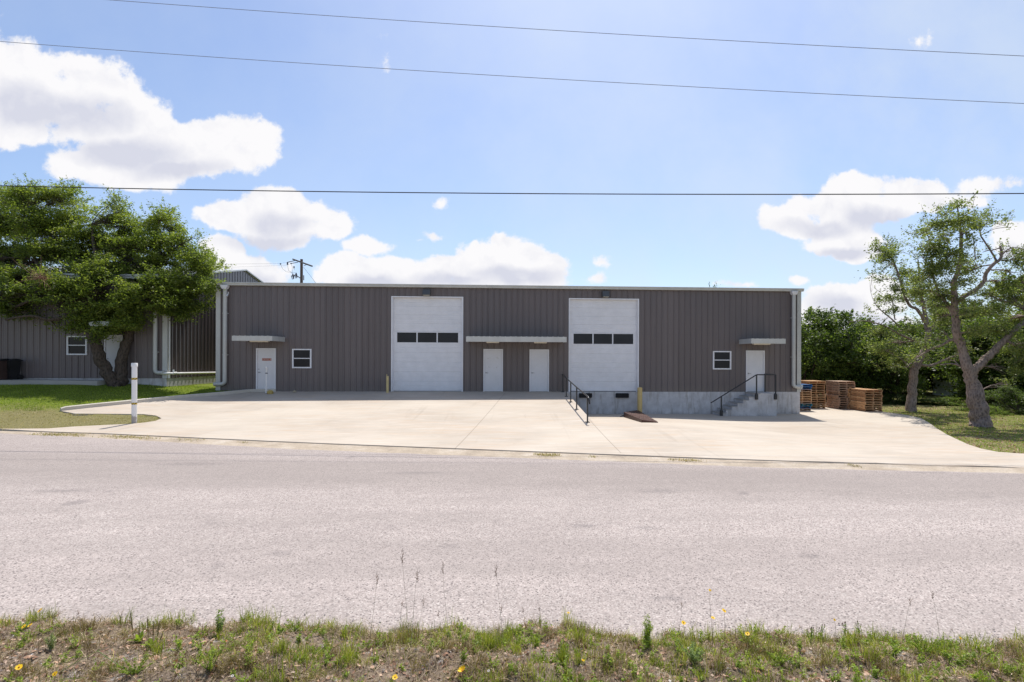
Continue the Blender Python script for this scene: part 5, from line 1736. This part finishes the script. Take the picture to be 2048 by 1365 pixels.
TT = [ # px, py_top, Y, proto, width, label
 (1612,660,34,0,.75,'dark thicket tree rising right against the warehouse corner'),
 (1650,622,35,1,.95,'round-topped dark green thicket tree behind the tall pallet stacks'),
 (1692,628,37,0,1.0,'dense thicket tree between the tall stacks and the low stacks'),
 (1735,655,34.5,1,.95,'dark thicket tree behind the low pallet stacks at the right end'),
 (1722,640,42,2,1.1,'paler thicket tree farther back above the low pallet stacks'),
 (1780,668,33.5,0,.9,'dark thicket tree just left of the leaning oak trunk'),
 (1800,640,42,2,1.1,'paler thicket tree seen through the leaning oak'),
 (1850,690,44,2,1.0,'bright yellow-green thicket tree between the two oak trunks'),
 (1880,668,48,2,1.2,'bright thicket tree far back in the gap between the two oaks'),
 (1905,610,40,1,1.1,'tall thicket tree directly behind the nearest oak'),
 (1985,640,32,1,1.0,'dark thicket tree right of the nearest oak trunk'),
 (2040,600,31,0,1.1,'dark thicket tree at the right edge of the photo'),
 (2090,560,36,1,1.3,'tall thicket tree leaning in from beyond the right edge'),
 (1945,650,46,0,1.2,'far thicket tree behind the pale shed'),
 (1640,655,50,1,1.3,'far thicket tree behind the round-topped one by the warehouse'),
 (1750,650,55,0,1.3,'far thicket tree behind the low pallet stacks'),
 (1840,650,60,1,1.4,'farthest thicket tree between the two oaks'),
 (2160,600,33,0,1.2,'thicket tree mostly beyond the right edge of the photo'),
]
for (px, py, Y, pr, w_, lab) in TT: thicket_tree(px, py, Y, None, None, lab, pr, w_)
# a sprig-topped tree far behind the warehouse roof, and one behind the neighbour
o = thicket_tree(1416, 569.5, 60, None, None, 'tree far behind the warehouse with only its tip above the roof', 0, .35, zb=0)
# low bright shrubs under the oaks
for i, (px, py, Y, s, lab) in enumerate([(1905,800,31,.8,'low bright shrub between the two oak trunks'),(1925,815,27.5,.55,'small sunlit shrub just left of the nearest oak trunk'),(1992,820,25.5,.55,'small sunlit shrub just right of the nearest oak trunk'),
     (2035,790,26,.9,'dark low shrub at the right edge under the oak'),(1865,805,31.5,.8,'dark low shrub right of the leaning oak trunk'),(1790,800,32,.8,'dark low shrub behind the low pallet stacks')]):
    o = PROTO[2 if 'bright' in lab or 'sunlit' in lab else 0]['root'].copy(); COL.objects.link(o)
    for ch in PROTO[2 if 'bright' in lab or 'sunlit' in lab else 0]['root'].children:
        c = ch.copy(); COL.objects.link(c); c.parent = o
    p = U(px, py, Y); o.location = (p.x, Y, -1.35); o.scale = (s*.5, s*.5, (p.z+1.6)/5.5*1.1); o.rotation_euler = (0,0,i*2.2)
    tag(o, lab, 'shrub', 'low shrubs under the oaks')

# ================================================================== grass and verge
def blades(B, H, Wd, lean, rng, bend=.5):
    """curved tapering blades. B (n,3) bases, H (n,) heights, lean (n,) 0 upright..1 flat"""
    n = len(B)
    az = rng.uniform(0, 2*np.pi, n)
    d = np.stack([np.cos(az), np.sin(az), np.zeros(n)], 1)
    fz = rng.uniform(0, 2*np.pi, n)
    w = np.stack([np.cos(fz), np.sin(fz), np.zeros(n)], 1)*(Wd*rng.uniform(.6,1.3,n))[:,None]*.5
    l = lean[:,None]; h = H[:,None]
    up = np.array((0,0,1.0))
    mid = B + d*h*l*.45 + up*h*(.58-.45*l)
    tip = B + d*h*(l*1.0+bend*.15) + up*h*(1.0-.92*l)
    V = np.empty((n,6,3))
    V[:,0]=B-w; V[:,1]=B+w; V[:,2]=mid-w*.8; V[:,3]=mid+w*.8; V[:,4]=tip-w*.12; V[:,5]=tip+w*.12
    b = np.arange(n)[:,None]*6
    Q = np.concatenate([b+np.array([[0,1,3,2]]), b+np.array([[2,3,5,4]])])
    return V.reshape(-1,3), Q
g1 = np.random.default_rng(11)
def scatter(n, x0, x1, y0, y1, ok, zf, rng):
    out = []
    xs_ = rng.uniform(x0, x1, n); ys_ = rng.uniform(y0, y1, n)
    for x, y in zip(xs_, ys_):
        if ok(x, y): out.append((x, y, zf(x, y)))
    return np.array(out)
KL = [(p[0], p[1]) for p in KERB]
def on_lawn(x, y):
    if y < yfront(x)+.0: return False
    if y > 26.0 and x < XC+.1: return False
    if y > WL-1.2 and x < -19.9: return False
    if inside(ramp_poly, x, y): return False
    for i in range(len(KL)-1):       # keep off the kerb
        a = Vector(KL[i]); b = Vector(KL[i+1]); t = max(0, min(1, (Vector((x,y))-a).dot(b-a)/(b-a).length_squared))
        if (a.lerp(b, t)-Vector((x,y))).length < .17: return False
    return x < -11.5
def lawn_green(x, y): return y + 1.6*mnoise.noise((x*.5, y*.5, 1)) + .9*mnoise.noise((x*2, y*2, 4)) > 21.0
P = scatter(95000, -31, -12.4, 16.3, 27.5, on_lawn, lambda x, y: ground_z(x, y)-.01, g1)
gm_ = np.array([lawn_green(p[0], p[1]) for p in P])
keep = g1.uniform(size=len(P)) < np.where(gm_, 1, .75)
P = P[keep]; gm_ = gm_[keep]
A = P[gm_]; Bp = P[~gm_]
V, Q = blades(A, g1.uniform(.05,.12,len(A)), .016, g1.uniform(.1,.7,len(A)), g1)
tag(np_mesh('lawn_grass', V, Q, M['lawn']), 'green lawn grass before the neighbouring building', 'grass', kind='stuff')
V, Q = blades(Bp, g1.uniform(.03,.09,len(Bp)), .016, g1.uniform(.3,.9,len(Bp)), g1)
tag(np_mesh('dry_grass', V, Q, M['lawn_dry']), 'short dry grass between the lawn and the road', 'grass', kind='stuff')
def on_right(x, y):
    return y > yfront(x)+1.5 and not inside(pad_poly, x, y) and x > 12 and mnoise.noise((x*.7, y*.7, 9)) > -.42
P = scatter(80000, 12, 30, 10, 28, on_right, lambda x, y: ground_z(x, y)-.01, g1)
V, Q = blades(P, g1.uniform(.04,.10,len(P)), .016, g1.uniform(.2,.8,len(P)), g1)
tag(np_mesh('patchy_grass', V, Q, M['lawn']), 'patchy green grass under the right-hand oaks', 'grass', kind='stuff')
P = scatter(17000, 12, 30, 10, 31, lambda x, y: y > yfront(x)+1.5 and not inside(pad_poly, x, y), lambda x, y: ground_z(x, y)+.01, g1)
V, Q = leaf_quads(P, .075, .05, g1, up=1.5)
tag(np_mesh('fallen_leaves', V, Q, M['deadleaf']), 'brown fallen leaves under the right-hand oaks', 'leaf litter', kind='stuff')
# little tufts in the joint between road and concrete
T = []
for (a, b, n, w_) in ((60,190,900,.30),(190,330,700,.25),(330,420,120,.2),(1065,1125,420,.16),(1175,1195,40,.1),(1330,1360,40,.1),(1340,1410,200,.12),(470,500,40,.1),(1690,1720,60,.12)):
    for k in range(n):
        px = random.triangular(a, b); d = raydir(px, 880); x = d.x/d.y*14
        for _ in range(4): x = d.x/d.y*(yfront(x)-.2)
        T.append((x, yfront(x)-.22+random.gauss(0,w_*.5), ROADZ))
T = np.array(T)
V, Q = blades(T, g1.uniform(.03,.10,len(T)), .014, g1.uniform(.2,.9,len(T)), g1)
tag(np_mesh('edge_grass', V, Q, M['lawn_dry']), 'sparse dry grass tufts in the joint between road and concrete', 'grass', kind='stuff')

# ---- foreground verge
def yedge(x): return 4.47 - .085*x + .22*mnoise.noise((x*1.1, 1, 0)) + .16*mnoise.noise((x*3.1, 5, 0)) + .07*mnoise.noise((x*9, 2, 0))
def vz(x, y):
    s = yedge(x) - y
    h = min(.15, s*.20) if s > 0 else s*.35
    return ROADZ + .012 + h + (.055*mnoise.noise((x*2.2, y*2.2, 3)) + .045*mnoise.noise((x*6, y*6, 1)))*min(1, max(0, s*3))
xs = np.arange(-9, 9.01, .05); ys = np.arange(2.0, 5.6, .05)
V = np.array([(x, y, vz(x, y)) for y in ys for x in xs]); nx = len(xs)
Q = np.array([(j*nx+i, j*nx+i+1, (j+1)*nx+i+1, (j+1)*nx+i) for j in range(len(ys)-1) for i in range(nx-1)])
tag(np_mesh('verge', V, Q, M['verge'], smooth=True), kind='structure')
g2_ = np.random.default_rng(23)
def green_f(x, y):   # how green the verge is here
    v = .5+.9*mnoise.noise((x*1.1, y*1.6, 7))+.5*mnoise.noise((x*3.5, y*3.5, 2))
    v += .12 + .25*sm((x+1.5)/3) - .6*sm((-x-1.9)/1.0) - .5*max(0, 1-abs((x+.9)/.45)) * .8
    return v
def dens_f(x, y):
    return 1 - 1.1*max(0, mnoise.noise((x*1.7, y*2.2, 12))-.02)*2.6
def clumpy(x, y):
    return sm(.35+1.6*mnoise.noise((x*2.6, y*3.2, 21))+.8*mnoise.noise((x*7, y*7, 8)))
XV = (-8.6, 8.6); YV = (3.2, 5.1)
def ok_edge(off=0): return lambda x, y: y < yedge(x)+off-.02*random.random()
P = scatter(123000, *XV, *YV, lambda x, y: y < yedge(x)+.05*random.random()-.02 and random.random() < dens_f(x, y)*.75, lambda x, y: vz(x, y)-.004, g2_)
V, Q = blades(P, g2_.uniform(.03,.13,len(P)), .0042, np.clip(g2_.normal(.84,.14,len(P)), .3, 1.02), g2_)
tag(np_mesh('dry_thatch', V, Q, M['fdry']), 'matted dry brown thatch on the roadside verge', 'dry grass', kind='stuff')
P = scatter(138000, *XV, *YV, lambda x, y: y < yedge(x)-.01 and random.random() < green_f(x, y)*dens_f(x, y)*clumpy(x, y), lambda x, y: vz(x, y)-.004, g2_)
V, Q = blades(P, g2_.uniform(.03,.12,len(P)), .0044, np.clip(g2_.normal(.45,.2,len(P)), .05, .95), g2_)
tag(np_mesh('verge_grass', V, Q, M['fgreen']), 'short green grass on the roadside verge', 'grass', kind='stuff')
P = scatter(37000, *XV, *YV, lambda x, y: y < yedge(x)-.01 and random.random() < dens_f(x, y)*.8, lambda x, y: vz(x, y)-.004, g2_)
V, Q = blades(P, g2_.uniform(.04,.13,len(P)), .003, np.clip(g2_.normal(.5,.22,len(P)), .05, .95), g2_)
tag(np_mesh('olive_stems', V, Q, M['folive']), 'tangled olive brown stems on the roadside verge', 'weeds', kind='stuff')
P = scatter(14000, *XV, *YV, lambda x, y: y < yedge(x)+.08*random.random(), lambda x, y: vz(x, y)+.008, g2_)
V, Q = leaf_quads(P, .036, .024, g2_, up=.9)
tag(np_mesh('leaf_litter', V, Q, M['litter']), 'tan and orange dead leaves scattered on the roadside verge', 'leaf litter', kind='stuff')
# tufts of longer grass
TB = []; TH = []
for k in range(480):
    x = g2_.uniform(*XV); y = g2_.uniform(3.25, 4.9)
    if y > yedge(x)-.03 or random.random() > .2+green_f(x, y): continue
    n = int(g2_.uniform(20, 70)); r = g2_.uniform(.015, .05); h = g2_.uniform(.06, .20)
    for _ in range(n):
        a, b = g2_.normal(0, r), g2_.normal(0, r)
        TB.append((x+a, y+b, vz(x+a, y+b)-.004)); TH.append(h*g2_.uniform(.5,1.2))
TB = np.array(TB); TH = np.array(TH)
V, Q = blades(TB, TH, .0042, np.clip(g2_.normal(.3,.16,len(TB)), 0, .8), g2_)
tag(np_mesh('grass_clumps', V, Q, M['fgreen']), 'longer green grass clumps on the roadside verge', 'grass', kind='stuff')
# mounds of olive-brown wiry stems, some tall
TB = []; TH = []
for k in range(360):
    x = g2_.uniform(*XV); y = g2_.uniform(3.25, 4.95)
    if y > yedge(x)-.02: continue
    n = int(g2_.uniform(40, 130)); r = g2_.uniform(.03, .08); h = g2_.uniform(.05, .17)
    for _ in range(n):
        a, b = g2_.normal(0, r), g2_.normal(0, r)
        TB.append((x+a, y+b, vz(x+a, y+b)-.004)); TH.append(h*g2_.uniform(.4,1.2))
TB = np.array(TB); TH = np.array(TH)
V, Q = blades(TB, TH, .0034, np.clip(g2_.normal(.42,.2,len(TB)), 0, .9), g2_)
tag(np_mesh('wiry_mounds', V, Q, M['folive']), 'mounds of wiry olive brown weeds on the roadside verge', 'weeds', kind='stuff')
# tufts crowding the road edge, leaning over the gravel
for mat_, nm, lb_, cnt, ht in (('fgreen','edge_tufts','green tufts leaning over the road edge of the verge',160,(.07,.19)), ('fdry','edge_thatch','dry straw spilling from the verge on to the road',230,(.06,.18))):
    TB = []; TH = []
    for k in range(cnt):
        x = g2_.uniform(*XV); y = yedge(x)+g2_.uniform(-.16, .02)
        n = int(g2_.uniform(18, 60)); r = g2_.uniform(.015, .06); h = g2_.uniform(*ht)
        for _ in range(n):
            a, b = g2_.normal(0, r), g2_.normal(0, r); TB.append((x+a, y+b, max(ROADZ+.01, vz(x+a, y+b)-.004))); TH.append(h*g2_.uniform(.4,1.2))
    TB = np.array(TB); TH = np.array(TH)
    V, Q = blades(TB, TH, .004, np.clip(g2_.normal(.35 if mat_=='fgreen' else .75,.2,len(TB)), 0, 1), g2_)
    tag(np_mesh(nm, V, Q, M[mat_]), lb_, 'grass', kind='stuff')
# loose stones and grit where verge meets road
P = scatter(8500, *XV, 3.3, 5.2, lambda x, y: abs(y-yedge(x)-.05) < .18*random.random()+.02 or (y < yedge(x) and mnoise.noise((x*1.7, y*2.2, 12)) > .12 and random.random() < .5), lambda x, y: max(ROADZ+.012, vz(x, y))+.004, g2_)
SV = []; SQ = []
T_ = np.array([(1,0,0),(0,1,0),(-1,0,0),(0,-1,0),(0,0,.8),(0,0,-.6)])
for i, p in enumerate(P):
    s_ = g2_.uniform(.003,.012); SV.append(p + T_*s_*g2_.uniform(.6,1.3,size=(6,1)))
    for a, b in ((0,1),(1,2),(2,3),(3,0)): SQ += [(i*6+a, i*6+b, i*6+4), (i*6+b, i*6+a, i*6+5)]
tag(np_mesh('loose_grit', np.concatenate(SV), np.array(SQ), M['grit']), 'pale loose gravel along the road edge and in bare patches of the verge', 'gravel', kind='stuff')
# low leafy weeds: stems with small paired leaflets
C = []
for k in range(1450):
    x = g2_.uniform(*XV); y = g2_.uniform(3.2, 4.9)
    if y > yedge(x)-.04 or random.random() > .15+green_f(x, y)*.8: continue
    z = vz(x, y)
    for s_ in range(random.randint(2,6)):
        az = random.uniform(0, 6.28); ln = random.uniform(.04,.12); up_ = random.uniform(.3,1.0)
        for i in range(8):
            t = (i+1)/8*ln
            C.append((x+math.cos(az)*t*(1.1-up_)+random.gauss(0,.005), y+math.sin(az)*t*(1.1-up_)+random.gauss(0,.005), z+t*up_+random.gauss(0,.003)))
            C.append((x+math.cos(az)*t*(1.1-up_)+random.gauss(0,.007), y+math.sin(az)*t*(1.1-up_)+random.gauss(0,.007), z+t*up_+random.gauss(0,.003)))
V, Q = leaf_quads(np.array(C), .021, .012, g2_, up=.6)
tag(np_mesh('leafy_weeds', V, Q, M['weed']), 'low yellow-green leafy weeds on the roadside verge', 'weeds', kind='stuff')

# ---- individual plants
def vpt(px, py):
    """point on the verge seen at px,py"""
    d = raydir(px, py); t = 3.0
    while t < 6:
        p = EYE+d*t
        if p.z < vz(p.x, p.y): return p
        t += .01
    return p
def flower(px, py, Y, label, size=.019, cup=False, mat='petal', stem_to=None):
    h = U(px, py, Y)
    bx_, by_ = h.x+random.uniform(-.05,.05), Y+random.uniform(-.06,.02)
    by_ = min(by_, yedge(bx_)-.02)
    bz_ = vz(bx_, by_)
    root = thing('wildflower', (bx_, by_, bz_), label, 'flower', 'wildflowers on the verge')
    q = MB(); q.tube(curve((bx_,by_,bz_-.01), (h.x,Y,h.z-.004), 5, .06, random), [.0016,.0015,.0014,.0013,.0012,.0011], 5); q.build('stem', M['folive'], root)
    q = MB(); n = 8
    tilt = Matrix.Rotation(random.uniform(-.5,.5),3,'Y') @ Matrix.Rotation(random.uniform(.15,.8),3,'X')
    for k in range(n):
        a = k/n*2*math.pi; r0, r1 = size*.18, size*random.uniform(.9,1.1)
        zz = size*(.75 if cup else .12)
        u_ = Vector((math.cos(a), math.sin(a), 0)); v_ = Vector((-math.sin(a), math.cos(a), 0))*size*.34
        pts = [u_*r0, u_*r1*.6-v_+Vector((0,0,zz*.5)), u_*r1-v_*.6+Vector((0,0,zz)), u_*r1*.93+Vector((0,0,zz*.9)), u_*r1+v_*.6+Vector((0,0,zz)), u_*r1*.6+v_+Vector((0,0,zz*.5))]
        q.add([h+tilt@p for p in pts], [tuple(range(6))])
    q.build('petals', M[mat], root)
    q = MB(); q.tube([h+tilt@Vector((0,0,-.003)), h+tilt@Vector((0,0,.0035)), h+tilt@Vector((0,0,.006))], [size*.2, size*.27, size*.14], 8); q.build('disk', M['disk'], root)
for a in [(80,1221,4.1,'yellow flower on a tall stem, highest at the far left of the verge'),(48,1253,4.15,'yellow flower on the dry thatch, left one of a close pair'),(60,1251,4.15,'yellow flower on the dry thatch, right one of a close pair'),
  (38,1335,3.5,'deep yellow flower low at the far left, left of the bigger one'),(110,1348,3.45,'large bright yellow flower low at the left, above crossed stems'),(790,1355,3.45,'golden flower near the bottom edge left of the cup-shaped one'),
  (1137,1226,4.1,'small yellow flower against the road left of the feathery weed'),(1166,1321,3.55,'small yellow flower low among brown stems right of the middle'),
  (1420,1181,4.1,'topmost small yellow flower high against the road'),(1426,1236,4.1,'larger yellow flower against the road just below the topmost one'),(1448,1222,4.1,'pale yellow flower right of the larger one against the road'),
  (1367,1246,4.1,'yellow flower at the verge edge right of the feathery weed'),(1495,1268,4.05,'orange-yellow flower in the grass right of the larger one'),
  (1669,1240,4.15,'tiny brown-centred yellow flower against the road by the bud stalks'),(1921,1277,4.05,'tiny orange flower against the road at the far right')]:
    flower(*a, size=random.uniform(.015,.020) if 'tiny' not in a[3] and 'small' not in a[3] else .011)
flower(925, 1342, 3.45, 'large cup-shaped bright yellow flower near the bottom edge', .026, True)
for a in [(1340,1362,3.45,'pale pinkish white flower at the bottom edge'),(977,1342,3.5,'small white flower right of the cup-shaped yellow flower'),(1377,1297,3.7,'small white flower in the green patch'),(465,1352,3.45,'small round white flower low at the left')]:
    flower(*a, size=.009, mat='whitepetal')
# dry seed stalks: one built, copied
def stalk_proto():
    root = thing('seed_stalk', (0,0,0), 'thin dry seed stalk of grass standing on the verge against the road', 'dry grass', 'dry seed stalks on the verge')
    q = MB(); pts = curve((0,0,0), (.05,.0,.36), 7, .05, random); q.tube(pts, [.0011]*4+[.0008]*4, 5); q.build_local('stem', M['stalk'], root)
    q = MB()
    for k in range(10):
        p = pts[-1]+Vector((random.gauss(0,.003), random.gauss(0,.003), .004-k*.0055)); e = p+Vector((random.uniform(-.012,.012), random.uniform(-.01,.01), .014))
        q.tube([p, e], [.0022,.0006], 4)
    q.build_local('seed_head', M['seedhead'], root)
    return root
sp0 = stalk_proto(); first = True
for (px, py) in [(752,1150),(808,1107),(820,1150),(845,1200),(790,1210),(875,1220),(912,1132),(984,1215),(1010,1135),(930,1230),(1045,1210),(1100,1215),(1345,1200),
                 (1500,1240),(1806,1195),(1865,1185),(1870,1235),(600,1235),(112,1225),(170,1215)]:
    Y = random.uniform(4.05,4.3)
    t_ = U(px, py, Y); bx_ = t_.x+random.uniform(-.06,.06); by_ = min(Y, yedge(bx_)-.02); bz_ = vz(bx_, by_)
    if first: o = sp0; first = False
    else:
        o = sp0.copy(); COL.objects.link(o)
        for ch in sp0.children:
            c = ch.copy(); COL.objects.link(c); c.parent = o
    s_ = max(.3, (t_.z-bz_)/.36)
    o.location = (bx_, by_, bz_-.005); o.scale = (1+.2*s_, 1+.2*s_, s_); o.rotation_euler = (0, 0, random.uniform(0,6.28))
# grass tufts that stand out
def tuft(px, py, h, r, n, mat, label, wd=.005, lean=.25):
    p = vpt(px, py); root = (p.x, p.y, vz(p.x, p.y))
    B = np.array([(p.x+random.gauss(0,r), p.y+random.gauss(0,r), 0) for _ in range(n)]); B[:,2] = [vz(a,b)-.005 for a,b,_ in B]
    V, Q = blades(B, h*g2_.uniform(.6,1.15,n), wd, np.clip(g2_.normal(lean,.14,n),0,.8), g2_)
    off = np.array(root); o = np_mesh('grass_tuft', V-off, Q, M[mat]); o.location = root
    tag(o, label, 'grass tuft', 'green grass tufts on the verge')
for a in [(560,1305,.17,.03,70,'fgreen','blue-green upright grass tuft left of the wide yellow-green tuft'),(608,1325,.13,.07,150,'fgreen','wide yellow-green grass tuft left of the middle'),
          (700,1322,.15,.035,90,'fgreen','upright green grass tuft beside the bare gravel patch'),(1125,1325,.12,.028,110,'fgreen','dense short green grass tuft right of the middle'),
          (820,1290,.16,.05,120,'folive','brown and olive grass tuft with tall dry stalks'),(968,1290,.15,.05,110,'fgreen','leafy green tuft at the verge edge above the cup flower'),
          (1015,1285,.14,.02,45,'fgreen','thin arching green tuft right of the leafy one'),(1930,1290,.12,.05,80,'fgreen','loose pale green tuft at the far right edge'),(1510,1290,.12,.03,60,'fgreen','green tuft beside the orange-yellow flower')]:
    tuft(*a)
# broad-leaved plants with seed spikes
def plantain(px, py, label, spikes, seed):
    rr = random.Random(seed); p = vpt(px, py); z = vz(p.x, p.y); root = thing('broadleaf_plant', (p.x,p.y,z), label, 'weed', 'broad-leaved plants on the verge')
    for k in range(7):
        az = rr.uniform(0, 6.283); L = rr.uniform(.09,.14); up_ = rr.uniform(.5,1.0)
        u_ = Vector((math.cos(az), math.sin(az), 0)); v_ = Vector((-math.sin(az), math.cos(az), 0))
        vs = []; n = 6
        for i in range(n+1):
            t = i/n; w = .020*math.sin(math.pi*(t*.85+.1))**1.1+.001; c = Vector((p.x,p.y,z))+u_*L*t*(1.15-up_)+Vector((0,0,L*up_*t*(1-.25*t)))
            vs += [c-v_*w+Vector((0,0,.005)), c, c+v_*w+Vector((0,0,.005))]
        q = MB(); q.add(vs, [f for i in range(n) for f in ((3*i,3*i+1,3*i+4,3*i+3),(3*i+1,3*i+2,3*i+5,3*i+4))], True); q.build('leaf', M['weed'], root)
    for (dx, h) in spikes:
        b = Vector((p.x+dx*.5, p.y-.01, z)); e = Vector((p.x+dx, p.y-.02, z+h))
        q = MB(); q.tube([b, b.lerp(e,.5), e], .0018, 5); q.tube([b.lerp(e,.45), b.lerp(e,.55), b.lerp(e,.9), e+Vector((0,0,.01))], [.002,.0045,.004,.001], 6); q.build('seed_spike', M['folive'], root)
plantain(277,1287,'broad-leaved bright green plant with one tall spike, left one of two',[(-.05,.24),(.02,.14)],1)
plantain(303,1298,'broad-leaved bright green plant with four tall spikes, right one of two',[(-.02,.26),(.03,.22),(.075,.22),(.10,.13)],2)
def leafyplant(name, px, py, h, r, nst, mat, label, lf=(.03,.008), seed=1, cone=False):
    rr = random.Random(seed); gg = np.random.default_rng(seed); p = vpt(px, py); z = vz(p.x, p.y); root = thing(name, (p.x,p.y,z), label, 'weed')
    C = []; q = MB()
    for k in range(nst):
        az = rr.uniform(0,6.283); e = Vector((p.x+math.cos(az)*r*rr.uniform(.3,1), p.y+math.sin(az)*r*rr.uniform(.3,1), z+h*rr.uniform(.55,1)))
        if k == 0: e = Vector((p.x, p.y, z+h))
        cv = curve((p.x,p.y,z), e, 6, .04, rr); q.tube(cv, [.002]*3+[.0013]*4, 5)
        for i in range(26):
            t = .12+.88*i/26; c = cv[min(6,int(t*6))]; d2 = cv[min(6,int(t*6)+1)]; m = c.lerp(d2, t*6-int(t*6))
            w = lf[0]*.7*(1-.5*t)
            for _ in range(2): C.append((m.x+rr.uniform(-w,w), m.y+rr.uniform(-w,w), m.z+rr.uniform(-.002,w*.8)))
    q.build('stem', M['folive'], root)
    V, Q = leaf_quads(np.array(C), lf[0], lf[1], gg, up=.1); np_mesh('leaves', V, Q, M[mat], root)
leafyplant('feathery_weed',1292,1294,.26,.06,11,'weed','tall bright green feathery weed standing highest on the right part of the verge',(.036,.006),3)
leafyplant('thistle_plant',437,1272,.22,.05,5,'greyweed','grey-green thistle-like plant standing against the road left of the middle',(.028,.011),4)
leafyplant('wispy_weed',103,1302,.13,.06,9,'greyweed','wispy grey-green weed on the dry thatch at the left',(.02,.004),5)
leafyplant('spreading_weed',1385,1325,.15,.14,16,'greyweed','wide spreading grey-green weed in the green patch on the right',(.022,.007),6)
leafyplant('fern_weed',270,1350,.12,.14,10,'weed','fern-like yellow-green weed at the bottom left among crossed stems',(.018,.007),7)
leafyplant('fern_weed',420,1345,.15,.10,9,'weed','fern-like yellow-green weed right of the crossed stems',(.018,.007),8)
leafyplant('fern_weed',1850,1310,.12,.15,12,'weed','fern-like green weed near the right bottom corner',(.018,.007),9)
leafyplant('fern_weed',1560,1330,.13,.12,10,'weed','fern-like green weed below the bud stalks on the right',(.018,.008),10)
for (px, py, h, lab) in [(1623,1285,.11,'grey-green bud stalk at the verge edge, leftmost of four'),(1643,1280,.12,'taller grey-green bud stalk with dark heads, second of four'),(1690,1275,.13,'grey-green bud stalk cluster with three dark heads, third of four'),(1718,1275,.12,'grey-green bud stalk with forked dark heads, rightmost of four')]:
    p = vpt(px, py); z = vz(p.x, p.y); root = thing('bud_stalk', (p.x,p.y,z), lab, 'weed', 'bud stalks at the verge edge')
    q = MB(); hd = []
    for k in range(4):
        e = Vector((p.x+random.uniform(-.03,.03), p.y, z+h*random.uniform(.75,1.1))); q.tube([(p.x,p.y,z-.01), (p.x+random.uniform(-.01,.01),p.y,z+h*.5), e], .0016, 5); hd.append(e)
        for i in range(5):
            t = random.uniform(.2,.9); m = Vector((p.x,p.y,z)).lerp(e,t); q.add([m, m+Vector((.008,0,.008)), m+Vector((random.uniform(-.02,.02),random.uniform(-.01,.01),.02))], [(0,1,2)])
    q.build('stem', M['greyweed'], root)
    for e in hd:
        q = MB(); q.tube([e, e+Vector((0,0,.008)), e+Vector((0,0,.018))], [.002,.0042,.0015], 6); q.build('bud', M['seedhead'], root)
# long arching stems crossing at lower left
for (a, b, lab) in [((115,1350),(200,1302),'long grey-green arching stem at lower left, rising right'),((260,1345),(195,1305),'long grey-green arching stem at lower left, rising left'),((100,1362),(250,1348),'long grey-green stem lying nearly flat at lower left')]:
    p0 = vpt(*a); p1 = U(b[0], b[1], p0.y+.1); root = None
    q = MB(); q.tube(curve((p0.x,p0.y,p0.z+.005), (p1.x,p1.y,p1.z+.01), 6, .05, random), .0022, 5)
    tag(q.build('fallen_stem', M['greyweed']), lab, 'weed', 'arching stems at lower left')
